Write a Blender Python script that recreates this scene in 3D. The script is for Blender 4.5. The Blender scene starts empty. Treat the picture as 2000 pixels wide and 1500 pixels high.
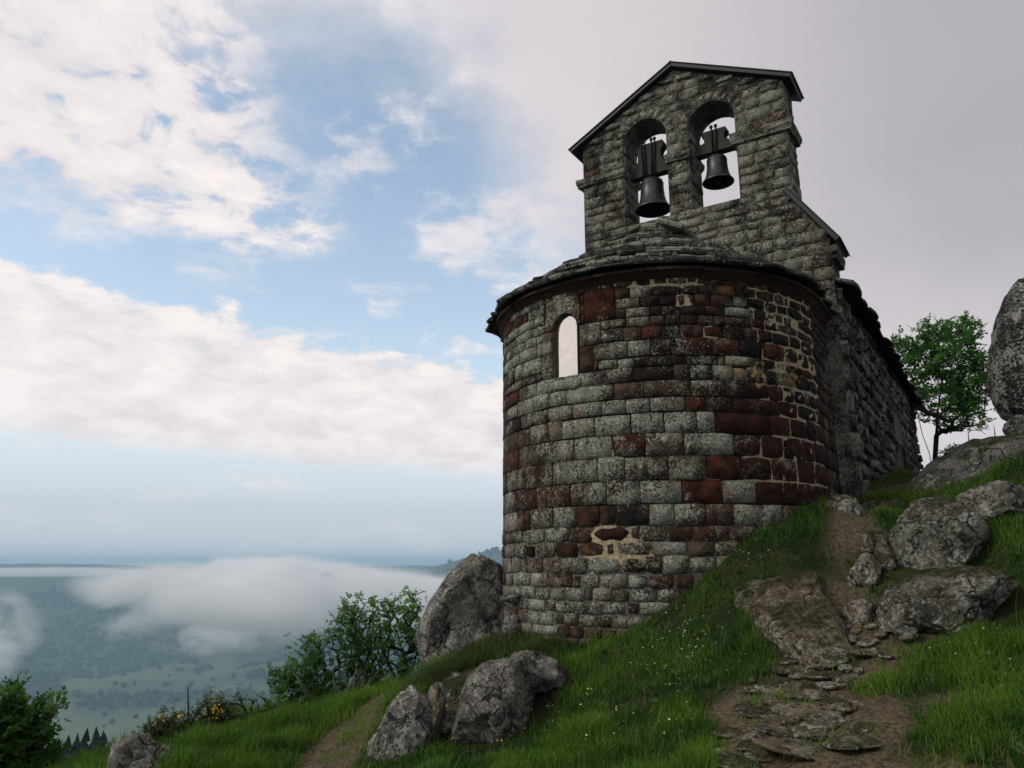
import bpy, bmesh, math, random
import numpy as np
from math import sin, cos, tan, pi, radians, sqrt, atan2, hypot
from mathutils import Vector, Matrix, Euler

# ------------------------------------------------------------------ camera, sky, sun, exposure
S = bpy.context.scene
COL = S.collection
PITCH = radians(13.3)
cam_d = bpy.data.cameras.new('camera'); cam = bpy.data.objects.new('camera', cam_d); COL.objects.link(cam)
cam_d.sensor_width = 36; cam_d.lens = 27.0; cam_d.clip_start = 0.05; cam_d.clip_end = 60000
cam.location = (0, 0, 0); cam.rotation_euler = (pi / 2 + PITCH, 0, 0)
S.camera = cam
S.view_settings.view_transform = 'Standard'; S.view_settings.look = 'None'
S.view_settings.exposure = 0.08; S.view_settings.gamma = 1.0; S.view_settings.use_curve_mapping = False
S.cycles.use_denoising = True
S.cycles.max_bounces = 12; S.cycles.diffuse_bounces = 3; S.cycles.glossy_bounces = 3
S.cycles.transparent_max_bounces = 8; S.cycles.volume_bounces = 12; S.cycles.volume_max_steps = 96
SUN_AZ, SUN_EL = radians(-112), radians(34)        # azimuth clockwise from +Y


class X:
    """tiny wrapper so node maths reads like maths"""
    def __init__(s, nt, sock): s.nt, s.s = nt, sock
    def _m(s, op, *o, clamp=False):
        n = s.nt.nodes.new('ShaderNodeMath'); n.operation = op; n.use_clamp = clamp
        for i, v in enumerate((s,) + o):
            if isinstance(v, X): s.nt.links.new(v.s, n.inputs[i])
            else: n.inputs[i].default_value = v
        return X(s.nt, n.outputs[0])
    def __add__(s, o): return s._m('ADD', o)
    __radd__ = __add__
    def __sub__(s, o): return s._m('SUBTRACT', o)
    def __rsub__(s, o): return (s * -1) + o
    def __mul__(s, o): return s._m('MULTIPLY', o)
    __rmul__ = __mul__
    def __truediv__(s, o): return s._m('DIVIDE', o)
    def mx(s, o): return s._m('MAXIMUM', o)
    def mn(s, o): return s._m('MINIMUM', o)
    def pw(s, o): return s._m('POWER', o)
    def cl(s): return s._m('ADD', 0.0, clamp=True)
    def sm(s, a, b):
        n = s.nt.nodes.new('ShaderNodeMapRange'); n.interpolation_type = 'SMOOTHSTEP'
        s.nt.links.new(s.s, n.inputs[0])
        for i, v in ((1, a), (2, b)):
            if isinstance(v, X): s.nt.links.new(v.s, n.inputs[i])
            else: n.inputs[i].default_value = v
        n.inputs[3].default_value = 0; n.inputs[4].default_value = 1
        return X(s.nt, n.outputs[0])


def nd(nt, typ, **kw):
    n = nt.nodes.new(typ)
    for k, v in kw.items(): setattr(n, k, v)
    return n


def noise(nt, vec, scale, detail=4, rough=.55, lac=2.0, dist=0.0):
    n = nd(nt, 'ShaderNodeTexNoise')
    n.inputs['Scale'].default_value = scale; n.inputs['Detail'].default_value = detail
    n.inputs['Roughness'].default_value = rough; n.inputs['Lacunarity'].default_value = lac
    n.inputs['Distortion'].default_value = dist
    if vec is not None: nt.links.new(vec, n.inputs['Vector'])
    return X(nt, n.outputs[0])


def mixc(nt, fac, a, b, mode='MIX'):
    n = nd(nt, 'ShaderNodeMix', data_type='RGBA', blend_type=mode)
    for i, v in ((0, fac), (6, a), (7, b)):
        if isinstance(v, X): nt.links.new(v.s, n.inputs[i])
        elif hasattr(v, 'is_output'): nt.links.new(v, n.inputs[i])
        elif i == 0: n.inputs[0].default_value = v
        else: n.inputs[i].default_value = (*v, 1) if len(v) == 3 else v
    return n.outputs[2]


def make_world():
    w = bpy.data.worlds.new('World'); S.world = w; w.use_nodes = True
    nt = w.node_tree; nt.nodes.clear()
    out = nd(nt, 'ShaderNodeOutputWorld'); bg = nd(nt, 'ShaderNodeBackground')
    bg.inputs[1].default_value = 0.1
    nt.links.new(bg.outputs[0], out.inputs[0])
    sky = nd(nt, 'ShaderNodeTexSky', sky_type='NISHITA')
    sky.sun_disc = False; sky.sun_elevation = SUN_EL; sky.sun_rotation = SUN_AZ
    sky.altitude = 1000; sky.air_density = 1.0; sky.dust_density = 1.2; sky.ozone_density = 1.5
    tc = nd(nt, 'ShaderNodeTexCoord'); sp = nd(nt, 'ShaderNodeSeparateXYZ')
    nt.links.new(tc.outputs['Generated'], sp.inputs[0])
    x, y, z = (X(nt, sp.outputs[i]) for i in range(3))
    az = x._m('ARCTAN2', y._m('ABSOLUTE')) * 57.2958
    el = z._m('ARCSINE') * 57.2958
    den = z.mx(0.0) + 0.16
    cb = nd(nt, 'ShaderNodeCombineXYZ')
    for i, v in enumerate((x / den, y / den)): nt.links.new(v.s, cb.inputs[i])
    q = cb.outputs[0]
    cb2 = nd(nt, 'ShaderNodeCombineXYZ')
    for i, v in enumerate((az * .05, el * .115)): nt.links.new(v.s, cb2.inputs[i])
    q2 = cb2.outputs[0]
    n_puff = noise(nt, q, 4.2, 8, .62) - .5          # cumulus edges
    n_mot = noise(nt, q, 9.5, 6, .6, dist=.4)       # altocumulus mottling
    n_big = noise(nt, q, 1.1, 4, .5) - .5
    n_str = noise(nt, q2, 2.6, 6, .6) - .5           # streaks in angle space
    n_str2 = noise(nt, q2, 7.0, 4, .55) - .5
    n_bk = noise(nt, q2, 5.0, 9, .6, dist=.25)          # cottony bank
    # lower bank
    etop = az * -.13 + 14.6 + (n_bk - .5) * 9.0 + n_str * 4.0 + n_puff * 3.0
    ebot = az * -.045 + 6.3 + n_str * 2.4
    bank = (etop - el).sm(-.4, 1.3) * (el - ebot).sm(-.6, 1.4) * (n_str2 * 1.0 + .98).sm(.1, .75)
    # upper-left mottled cloud
    lim = (el * -.62 + 2.2)
    upper = (lim - az + n_puff * 14 + n_big * 10).sm(-3, 6) * (el - 21.6 + n_puff * 12 + n_big * 5).sm(-1.5, 2.5)
    upper = upper * ((n_mot - .5) * 4.2 + .80 + (az * -.024 - .5)).sm(.15, .95)
    # thin veil near the top and wisps in the blue
    veil = (el - 33 + n_big * 16 + n_puff * 8).sm(-2, 7) * .75
    wisp = (n_puff * 1.9 + n_big * 1.3).sm(-.04, .30) * .72 * (az + 26).sm(0, 8) * (el - 12).sm(0, 5)
    # overcast to the right
    azb = (el * -.65 + 19.5).mn(11.0)
    over = (az - azb + n_big * 16 + n_puff * 9).sm(-7, 8)
    strk = (n_str + .5).sm(.50, .74) * .6 * (el * -1 + 12).sm(0, 3)
    a = (1 - (1 - strk) * (1 - bank) * (1 - upper) * (1 - veil) * (1 - wisp) * (1 - over)).cl()
    # colours (radiance x10, the background strength is 0.1)
    inb = (etop - el).sm(-1, 1) * (el - ebot).sm(-1, 1)
    shade = (((n_mot - .5) * 1.7 + n_puff * 1.5 + .58) * (1 - inb) + ((n_bk - .5) * 2.2 + .72 + n_str * .5) * inb).cl()
    cloud = mixc(nt, shade, (6.6, 6.15, 6.45), (9.4, 8.75, 8.6))
    dim = (az - 2 + n_big * 12).sm(0, 34) * (el * -1 + 24 + n_big * 10).sm(20, -6)
    ov = mixc(nt, dim, (7.0, 6.5, 6.75), (4.5, 4.35, 4.6))
    ov = mixc(nt, 1.0, ov, mixc(nt, (n_big * 1.6 + n_puff * .5 + .5).cl(), (.86, .87, .9), (1.08, 1.06, 1.05)), 'MULTIPLY')
    ccol = mixc(nt, over, cloud, ov)
    blue = mixc(nt, 1.0, sky.outputs[0], (3.1, 2.75, 2.2), 'MULTIPLY')
    low = (el._m('ABSOLUTE') / -11.0)
    low = (X(nt, low.s)._m('EXPONENT') * 1.4).mn(.97)
    base = mixc(nt, low, blue, (5.9, 6.3, 7.1))
    col = mixc(nt, a, base, ccol)
    nt.links.new(col, bg.inputs[0])


make_world()
sl = bpy.data.lights.new('sun', 'SUN'); sun = bpy.data.objects.new('sun', sl); COL.objects.link(sun)
sl.energy = 1.5; sl.angle = radians(14); sl.color = (1, .94, .84)
sd = Vector((sin(SUN_AZ) * cos(SUN_EL), cos(SUN_AZ) * cos(SUN_EL), sin(SUN_EL)))
sun.rotation_euler = sd.to_track_quat('Z', 'Y').to_euler()

# ------------------------------------------------------------------ helpers
rng = np.random.default_rng(7)
random.seed(7)
F = 1500.0


def at(px, py, d):
    """world point seen at a photo pixel, at horizontal distance d from the camera"""
    a, b = px - 1000.0, 750.0 - py
    v = np.array([a, F * cos(PITCH) - b * sin(PITCH), F * sin(PITCH) + b * cos(PITCH)])
    return v * (d / hypot(v[0], v[1]))


_perm = np.random.default_rng(3).integers(0, 1 << 30, 4096)


def _h(ix, iy, iz):
    k = (ix * 73856093) ^ (iy * 19349663) ^ (iz * 83492791)
    k = (k ^ (k >> 13)) & 0xfff
    return _perm[k] / float(1 << 30) * 2 - 1


def vnoise(p):
    i = np.floor(p).astype(np.int64); f = p - i; f = f * f * f * (f * (f * 6 - 15) + 10)
    r = 0
    for dx in (0, 1):
        for dy in (0, 1):
            for dz in (0, 1):
                w = (f[:, 0] if dx else 1 - f[:, 0]) * (f[:, 1] if dy else 1 - f[:, 1]) * (f[:, 2] if dz else 1 - f[:, 2])
                r = r + w * _h(i[:, 0] + dx, i[:, 1] + dy, i[:, 2] + dz)
    return r


def fbm(p, octv=4, gain=.5):
    p = np.asarray(p, float); r = np.zeros(len(p)); a = 1.0; s = 0
    for o in range(octv):
        r += a * vnoise(p * (2.03 ** o) + 17.3 * o); s += a; a *= gain
    return r / s


def fb2(x, y, sc, octv=4, seed=0.0):
    x = np.atleast_1d(np.asarray(x, float)); y = np.atleast_1d(np.asarray(y, float))
    return fbm(np.stack([x * sc, y * sc, np.full_like(x, seed)], 1), octv)


WL = {}


def mesh_np(name, v, f, smooth=True):
    """v (n,3) and f (m,k) arrays to a mesh"""
    me = bpy.data.meshes.new(name)
    v = np.asarray(v, np.float32); f = np.asarray(f, np.int32); m, k = f.shape
    me.vertices.add(len(v)); me.vertices.foreach_set('co', v.ravel())
    me.loops.add(m * k); me.loops.foreach_set('vertex_index', f.ravel())
    me.polygons.add(m); me.polygons.foreach_set('loop_start', np.arange(0, m * k, k, dtype=np.int32))
    me.polygons.foreach_set('loop_total', np.full(m, k, np.int32))
    me.update(calc_edges=True)
    me.polygons.foreach_set('use_smooth', np.full(m, smooth))
    return me


def link(name, me, mat=None, parent=None, loc=(0, 0, 0)):
    """loc is a world location; parents are never rotated"""
    o = bpy.data.objects.new(name, me); COL.objects.link(o)
    loc = Vector(loc); WL[o.name] = loc
    if parent is not None: o.parent = parent; o.location = loc - WL[parent.name]
    else: o.location = loc
    if mat is not None and me is not None and not me.materials: me.materials.append(mat)
    return o


def obj(name, v, f, mat, parent=None, smooth=True, centre=True):
    v = np.asarray(v, float)
    c = v.mean(0) if centre else np.zeros(3)
    if isinstance(f, np.ndarray): me = mesh_np(name, v - c, f, smooth)
    else:
        me = bpy.data.meshes.new(name); me.from_pydata((v - c).tolist(), [], f)
        me.polygons.foreach_set('use_smooth', np.full(len(me.polygons), smooth)); me.update()
    return link(name, me, mat, parent, c)


def obj_bm(name, bm, mat, parent=None, smooth=False, bevel=0):
    if bevel: bmesh.ops.bevel(bm, geom=bm.edges[:], offset=bevel, segments=2, affect='EDGES', profile=.6)
    bmesh.ops.recalc_face_normals(bm, faces=bm.faces[:])
    me = bpy.data.meshes.new(name); bm.to_mesh(me); bm.free()
    n = len(me.vertices); co = np.zeros(n * 3, np.float32); me.vertices.foreach_get('co', co); co = co.reshape(-1, 3)
    c = co.mean(0); me.vertices.foreach_set('co', (co - c).ravel())
    me.polygons.foreach_set('use_smooth', np.full(len(me.polygons), smooth)); me.update()
    return link(name, me, mat, parent, [float(t) for t in c])


def empty(name, loc):
    return link(name, None, None, None, [float(t) for t in loc])


def tag(o, label=None, cat=None, group=None, kind=None):
    for k, v in (('label', label), ('category', cat), ('group', group), ('kind', kind)):
        if v: o[k] = v
    return o


def tube(pts, rad, seg=6, cap=True):
    """verts, quads of a tube through pts"""
    pts = np.asarray(pts, float); rad = np.broadcast_to(rad, (len(pts),)); n = len(pts)
    t = np.gradient(pts, axis=0); t /= np.linalg.norm(t, axis=1)[:, None] + 1e-9
    ref = np.array([0, 0, 1.0]) if abs(t[0][2]) < .9 else np.array([1.0, 0, 0])
    a = np.cross(t, ref); a /= np.linalg.norm(a, axis=1)[:, None] + 1e-9; b = np.cross(t, a)
    ang = np.arange(seg) * 2 * pi / seg
    v = pts[:, None] + rad[:, None, None] * (np.cos(ang)[None, :, None] * a[:, None] + np.sin(ang)[None, :, None] * b[:, None])
    v = v.reshape(-1, 3); f = []
    for i in range(n - 1):
        for j in range(seg):
            k = (j + 1) % seg
            f.append((i * seg + j, i * seg + k, (i + 1) * seg + k, (i + 1) * seg + j))
    if cap: f += [tuple(range(seg))[::-1], tuple(range((n - 1) * seg, n * seg))]
    return v, f


def join(parts):
    V, Fc, o = [], [], 0
    for v, f in parts:
        V.append(np.asarray(v, float)); Fc += [tuple(i + o for i in q) for q in f]; o += len(v)
    return np.concatenate(V), Fc


def box_vf(c, ax, ay, az, hx, hy, hz):
    c, ax, ay, az = (np.asarray(t, float) for t in (c, ax, ay, az))
    v = [c + ax * hx * sx + ay * hy * sy + az * hz * sz for sx in (-1, 1) for sy in (-1, 1) for sz in (-1, 1)]
    return v, [(0, 1, 3, 2), (4, 6, 7, 5), (0, 4, 5, 1), (2, 3, 7, 6), (0, 2, 6, 4), (1, 5, 7, 3)]


# ------------------------------------------------------------------ materials
MAT = {}


def mat_base(name, rough=.9, spec=.25):
    m = bpy.data.materials.new(name); m.use_nodes = True; nt = m.node_tree
    b = nt.nodes['Principled BSDF']; b.inputs['Roughness'].default_value = rough
    b.inputs['Specular IOR Level'].default_value = spec
    g = nd(nt, 'ShaderNodeNewGeometry')
    MAT[name] = m
    return m, nt, b, g.outputs['Position'], g


def bump(nt, b, h, strength, dist, prev=None):
    n = nd(nt, 'ShaderNodeBump'); n.inputs['Strength'].default_value = strength; n.inputs['Distance'].default_value = dist
    nt.links.new(h.s, n.inputs['Height'])
    if prev is not None: nt.links.new(prev, n.inputs['Normal'])
    nt.links.new(n.outputs[0], b.inputs['Normal'])
    return n.outputs[0]


def near(nt, pos, c, r0, r1):
    """1 inside r0 of point c, 0 beyond r1"""
    n = nd(nt, 'ShaderNodeVectorMath', operation='DISTANCE'); nt.links.new(pos, n.inputs[0]); n.inputs[1].default_value = [float(t) for t in c]
    return X(nt, n.outputs['Value']).sm(r1, r0)


def stone_material(name, lichen_a, lichen_b, fine=48, ochre=None, lift=1.0, deep=1.0, rusty=1.0):
    m, nt, b, pos, g = mat_base(name, .95, .2)
    oi = nd(nt, 'ShaderNodeObjectInfo')
    n1 = noise(nt, pos, fine, 6, .72); n2 = noise(nt, pos, 8, 5, .6); n3 = noise(nt, pos, 2.2, 3, .5)
    vor = nd(nt, 'ShaderNodeTexVoronoi', feature='F1'); vor.inputs['Scale'].default_value = fine * 1.7
    nt.links.new(pos, vor.inputs['Vector']); pit = X(nt, vor.outputs['Distance']).sm(.16, .34)
    L = X(nt, oi.outputs['Alpha'])
    thr = L * -.30 + .70 + (n3 - .5) * -.42 + (noise(nt, pos, 1.05, 3, .5) - .5) * -.30
    mask = n1 * .72 + n2 * .28
    li = mask.sm(thr - .03, thr + .035)
    base = mixc(nt, 1.0, oi.outputs['Color'], mixc(nt, n2.sm(.3, .7), (.35, .35, .35), (1.75, 1.6, 1.5)), 'MULTIPLY')
    lic = mixc(nt, noise(nt, pos, 5.5, 4, .6).sm(.38, .64), lichen_a, lichen_b)
    lic = mixc(nt, noise(nt, pos, 2.6, 4, .6).sm(.48, .64) * .5, lic, mixc(nt, .4, (.27, .215, .155), oi.outputs['Color']))
    lic = mixc(nt, (1 - pit) * .80 * noise(nt, pos, 4.3, 3, .5).sm(.40, .62), lic, (.012, .010, .008))
    lic = mixc(nt, noise(nt, pos, fine * .55, 5, .75).sm(.49, .40) * .92 * noise(nt, pos, 3.4, 3, .5).sm(.60, .40), lic, (.012, .010, .008))
    lic = mixc(nt, noise(nt, pos, fine * .9, 5, .7).sm(.55, .62) * .85, lic, tuple(min(1, t * 1.7) for t in lichen_b))
    rust = noise(nt, pos, 1.5, 5, .62).sm(.52, .62) * noise(nt, pos, 12, 4, .65).sm(.42, .56)
    lic = mixc(nt, rust * .6 * rusty, lic, (.15, .066, .034))
    n0 = noise(nt, pos, fine * 2.3, 4, .7)
    lic = mixc(nt, 1.0, lic, mixc(nt, n0.sm(.34, .66), (.50, .50, .50), (1.42, 1.42, 1.40)), 'MULTIPLY')
    col = mixc(nt, li * .97, base, lic)
    if ochre is not None:
        k = None
        for c, r in ochre:
            q = near(nt, pos, c, r * .35, r); k = q if k is None else k.mx(q)
        om = (noise(nt, pos, 11, 4, .6) + (k - 1) * .5).sm(.42, .5) * k.sm(0, .2)
        col = mixc(nt, om * .92, col, (.30, .215, .10))
    nt.links.new(col, b.inputs['Base Color'])
    h = n1 * .9 + n2 * .7 + li * .3 * lift + pit * .25
    bump(nt, b, h, 1.0, .036 * deep)
    return m


def simple(name, c, rough=.9, spec=.25, metallic=0, var=.3, scale=12, bmp=0.0, bdist=.01):
    m, nt, b, pos, g = mat_base(name, rough, spec)
    n = noise(nt, pos, scale, 5, .6)
    col = mixc(nt, n.sm(.3, .7), tuple(t * (1 - var) for t in c), tuple(min(1, t * (1 + var)) for t in c))
    nt.links.new(col, b.inputs['Base Color']); b.inputs['Metallic'].default_value = metallic
    if bmp: bump(nt, b, n, bmp, bdist)
    return m


def make_materials():
    stone_material('tower_stone', (.185, .192, .158), (.320, .326, .268), 36,
                   ochre=[(at(1445, 718, 8.95), .34), (at(1500, 722, 9.1), .42), (at(1560, 728, 9.5), .50), (at(1420, 700, 8.9), .22)])
    stone_material('gable_stone', (.140, .138, .110), (.265, .260, .212), 36, lift=1.2, deep=.8, rusty=.3)
    # mortar: colour attribute says where the lime is fresh (cream) or dirty
    m, nt, b, pos, g = mat_base('mortar', .97, .15)
    at_ = nd(nt, 'ShaderNodeAttribute', attribute_name='lime')
    n = noise(nt, pos, 26, 5, .65)
    lime = mixc(nt, n.sm(.3, .72), (.20, .155, .09), (.44, .37, .25))
    dirt = mixc(nt, n.sm(.35, .7), (.008, .007, .006), (.040, .034, .027))
    zz = nd(nt, 'ShaderNodeSeparateXYZ'); nt.links.new(pos, zz.inputs[0])
    crust = (X(nt, zz.outputs[2]) + (noise(nt, pos, 2.0, 3, .5) - .5) * 1.2).sm(.75, .25) * .85      # lichen has grown over the joints of the foot
    dirt = mixc(nt, crust, dirt, mixc(nt, n.sm(.35, .65), (.045, .042, .034), (.20, .195, .16)))
    nt.links.new(mixc(nt, (X(nt, at_.outputs['Fac']) + (n - .5) * .8).sm(.4, .6), dirt, lime), b.inputs['Base Color'])
    bump(nt, b, n, .8, .015)
    # dark render between the gable stones
    stone_material('gable_mortar', (.10, .098, .078), (.20, .195, .16), 36, lift=1.2, deep=.8, rusty=.2)
    # roof slabs
    m, nt, b, pos, g = mat_base('slab_stone', .95, .2)
    oi = nd(nt, 'ShaderNodeObjectInfo'); n1 = noise(nt, pos, 34, 5, .7); n2 = noise(nt, pos, 7, 4, .6)
    c = mixc(nt, 1.0, oi.outputs['Color'], mixc(nt, n1.sm(.36, .64), (.45, .45, .45), (1.5, 1.5, 1.45)), 'MULTIPLY')
    c = mixc(nt, (n1 * .6 + n2 * .4 + X(nt, oi.outputs['Alpha']) * .22).sm(.60, .66) * .85, c, (.29, .29, .23))
    nt.links.new(c, b.inputs['Base Color']); bump(nt, b, n1 + n2, 1.0, .03)
    simple('slab_core', (.02, .018, .016), .98, .1)
    simple('cornice_red', (.036, .017, .0115), .9, .2, 0, .35, 9, .5, .012)
    simple('coping_metal', (.020, .021, .025), .55, .4, .2, .25, 5)
    simple('bronze', (.050, .054, .050), .45, .5, .7, .35, 9, .15, .004)
    simple('bell_inside', (.010, .010, .012), .8, .2, .2)
    simple('old_wood', (.042, .040, .032), .9, .2, 0, .4, 30, .6, .008)
    simple('iron', (.014, .013, .013), .65, .4, .4)
    simple('window_frame', (.022, .026, .022), .6, .4)
    simple('reveal_plaster', (.10, .085, .045), .95, .2, 0, .4, 14, .5, .01)
    m, nt, b, pos, g = mat_base('pane_glass', .06, .6)
    b.inputs['Base Color'].default_value = (.80, .74, .68, 1); b.inputs['Metallic'].default_value = .92
    bump(nt, b, noise(nt, pos, 3.0, 3, .5), .16, .05)
    simple('door_wood', (.018, .015, .012), .85, .2, 0, .4, 25, .4)
    simple('plaster', (.085, .078, .062), .95, .2, 0, .3, 10, .4)
    # rocks
    m, nt, b, pos, g = mat_base('rock', .95, .2)
    oi = nd(nt, 'ShaderNodeObjectInfo')
    n0 = noise(nt, pos, 1.3, 4, .55); n1 = noise(nt, pos, 5.5, 7, .68); n2 = noise(nt, pos, 26, 6, .7); n3 = noise(nt, pos, 2.7, 5, .62)
    rk = mixc(nt, n1.sm(.32, .68), (.072, .067, .057), (.275, .258, .222))
    rk = mixc(nt, 1.0, rk, oi.outputs['Color'], 'MULTIPLY')
    pale = (n3 * .4 + n2 * .6).sm(.50, .535)
    rk = mixc(nt, pale * .9, rk, mixc(nt, n0.sm(.4, .6), (.32, .32, .27), (.50, .49, .43)))
    white = (n1 * .75 + n2 * .25).sm(.585, .605)
    rk = mixc(nt, white * .85, rk, (.40, .39, .35))
    dark = (noise(nt, pos, 9, 7, .75) * .6 + noise(nt, pos, 40, 4, .7) * .4).sm(.46, .41)
    rk = mixc(nt, dark * .9, rk, (.018, .016, .013))
    wv = nd(nt, 'ShaderNodeVectorMath', operation='ADD'); nt.links.new(pos, wv.inputs[0])
    nn = nd(nt, 'ShaderNodeTexNoise'); nn.inputs['Scale'].default_value = 3.0; nn.inputs['Detail'].default_value = 4; nt.links.new(pos, nn.inputs['Vector'])
    sc = nd(nt, 'ShaderNodeVectorMath', operation='SCALE'); sc.inputs['Scale'].default_value = .55; nt.links.new(nn.outputs['Color'], sc.inputs[0]); nt.links.new(sc.outputs[0], wv.inputs[1])
    vo = nd(nt, 'ShaderNodeTexVoronoi', feature='DISTANCE_TO_EDGE'); vo.inputs['Scale'].default_value = 1.9; nt.links.new(wv.outputs[0], vo.inputs['Vector'])
    crack = X(nt, vo.outputs['Distance']).sm(.030, .004) * n1.sm(.40, .55)
    rk = mixc(nt, crack * .9, rk, (.014, .012, .010))
    sp = nd(nt, 'ShaderNodeSeparateXYZ'); nt.links.new(g.outputs['Normal'], sp.inputs[0])
    moss = (X(nt, sp.outputs[2]) * .45 + n3 * .9 + (X(nt, oi.outputs['Alpha']) - .5) * 1.0).sm(.80, .95)
    rk = mixc(nt, moss * .9, rk, mixc(nt, n2.sm(.35, .65), (.020, .022, .006), (.065, .058, .018)))
    nt.links.new(rk, b.inputs['Base Color'])
    bump(nt, b, n2 * .9 + n1 * 1.0 + pale * .12 - dark * .35 - crack * 1.2, 1.0, .08)
    # ground
    m, nt, b, pos, g = mat_base('ground', .97, .1)
    pa = nd(nt, 'ShaderNodeAttribute', attribute_name='path'); pf = X(nt, pa.outputs['Fac'])
    fa = nd(nt, 'ShaderNodeAttribute', attribute_name='far'); ff = X(nt, fa.outputs['Fac'])
    n1 = noise(nt, pos, 3, 6, .65); n2 = noise(nt, pos, 24, 6, .7)
    soil = mixc(nt, n2.sm(.34, .66), (.034, .027, .017), (.125, .10, .06))
    soil = mixc(nt, noise(nt, pos, 60, 4, .6).sm(.60, .66), soil, (.17, .15, .12))
    turf = mixc(nt, n1.sm(.35, .65), (.012, .020, .006), (.030, .036, .012))
    nearc = mixc(nt, pf, turf, soil)
    f1 = noise(nt, pos, .012, 5, .6); f2 = noise(nt, pos, .06, 5, .65)
    wood = mixc(nt, f2.sm(.35, .65), (.014, .026, .014), (.065, .085, .038))
    fld = mixc(nt, noise(nt, pos, .004, 3, .5).sm(.42, .58), (.10, .125, .055), (.065, .09, .04))
    fp = nd(nt, 'ShaderNodeAttribute', attribute_name='field')
    farc = mixc(nt, X(nt, fp.outputs['Fac']).cl(), wood, fld)
    nt.links.new(mixc(nt, ff, nearc, farc), b.inputs['Base Color'])
    bump(nt, b, n1 + n2 * .4, .8, .05)

    def leafmat(name, ca, cb, tr=.35, rough=.55):
        m = bpy.data.materials.new(name); m.use_nodes = True; nt = m.node_tree; MAT[name] = m
        b = nt.nodes['Principled BSDF']; b.inputs['Roughness'].default_value = rough; b.inputs['Specular IOR Level'].default_value = .3
        a = nd(nt, 'ShaderNodeAttribute', attribute_name='tint')
        c = mixc(nt, X(nt, a.outputs['Fac']), ca, cb)
        nt.links.new(c, b.inputs['Base Color'])
        t = nd(nt, 'ShaderNodeBsdfTranslucent'); nt.links.new(mixc(nt, 1.0, c, (1.25, 1.35, .8), 'MULTIPLY'), t.inputs[0])
        mx = nd(nt, 'ShaderNodeMixShader'); mx.inputs[0].default_value = tr
        nt.links.new(b.outputs[0], mx.inputs[1]); nt.links.new(t.outputs[0], mx.inputs[2])
        nt.links.new(mx.outputs[0], nt.nodes['Material Output'].inputs[0])
    leafmat('ash_leaf', (.020, .075, .016), (.085, .22, .035), .45)
    leafmat('elder_leaf', (.022, .060, .016), (.12, .25, .045), .45)
    leafmat('left_leaf', (.022, .066, .014), (.085, .18, .03), .42)
    leafmat('broom_leaf', (.016, .030, .010), (.045, .065, .018))
    leafmat('grass_blade', (.013, .055, .005), (.112, .200, .018), .40)
    leafmat('heath', (.018, .048, .008), (.10, .115, .025), .3)
    leafmat('straw', (.10, .085, .035), (.24, .20, .09), .25)
    simple('bark', (.028, .024, .020), .95, .1, 0, .4, 20, .6)
    simple('pale_twig', (.13, .115, .09), .95, .1, 0, .3, 20)
    simple('yellow_petal', (.72, .50, .02), .6, .3, 0, .15, 30)
    simple('white_petal', (.70, .72, .66), .6, .3, 0, .1, 30)
    m = simple('far_tree', (.022, .036, .018), .97, .05, 0, .6, .05)
    simple('conifer', (.010, .016, .012), .97, .05, 0, .5, .3)


make_materials()

# ------------------------------------------------------------------ the terrain: one sheet out to the horizon
CP = [at(*t) for t in [
    (1170, 1262, 8.9), (1280, 1210, 8.7), (1400, 1130, 8.75), (1490, 1045, 9.0), (1560, 1008, 9.45), (1612, 970, 10.2),
    (985, 1255, 10.2), (1090, 1270, 8.9), (1000, 1500, 6.0), (1200, 1500, 5.8), (1350, 1500, 5.6), (1500, 1500, 5.4), (1700, 1500, 5.2), (2000, 1500, 4.9),
    (1200, 1380, 7.2), (1350, 1300, 7.4), (1100, 1340, 7.9), (1450, 1200, 8.0), (1560, 1290, 7.3), (1550, 1400, 6.3),
    (1600, 1085, 9.0), (1540, 1185, 8.2), (1700, 1005, 10.5), (1750, 960, 12), (1720, 945, 13.4), (1800, 948, 17.5), (1680, 1130, 8.6),
    (1850, 1300, 7.0), (1900, 1190, 8), (1980, 1045, 8.8), (1860, 1065, 9), (1950, 955, 10.0), (2000, 880, 11.2), (1830, 940, 12.5), (1930, 893, 12),
    (750, 1365, 11.0), (600, 1380, 11.5), (500, 1405, 11), (300, 1480, 9.5), (680, 1470, 8.3), (450, 1500, 8.5), (730, 1500, 7.4), (880, 1312, 9.3),
    (950, 1264, 9.75), (832, 1350, 8.9), (860, 1510, 6.6), (875, 1490, 7.1), (960, 1448, 7.35), (1040, 1398, 7.7), (840, 1345, 11.6)]]
CP += [np.array(t, float) for t in [(0, 0, -1.6), (-3, 0, -1.9), (3, 0, -1.3), (0, -6, -2.0), (5, -3, -1.1), (-8, 2, -2.9), (-5, 6, -2.15), (-6.6, 8.2, -2.75), (-6.0, 7.0, -2.5), (8, 3, -.4),
    (12, 7, .5), (15, 12, 1.2), (-4, 13.5, -2.5), (-8, 12, -4.2), (0.3, 15.5, -2.0), (9, 15, 1.45), (5, 25, .8), (13, 24, 1.6), (2, 20, -1.0), (20, 18, 1.2), (4.5, 13, 1.2), (3, 12, .2)]]
CP = np.array(CP)


def _tps(d2): return d2 * np.log(d2 + 1e-9)


_n = len(CP)
_A = np.zeros((_n + 3, _n + 3)); _d2 = ((CP[:, None, :2] - CP[None, :, :2]) ** 2).sum(2)
_A[:_n, :_n] = _tps(_d2) + np.eye(_n) * .25
_A[:_n, _n] = 1; _A[:_n, _n + 1:] = CP[:, :2]; _A[_n, :_n] = 1; _A[_n + 1:, :_n] = CP[:, :2].T
_W = np.linalg.solve(_A, np.concatenate([CP[:, 2], np.zeros(3)]))


def ss(t): t = np.clip(t, 0, 1); return t * t * (3 - 2 * t)


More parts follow.
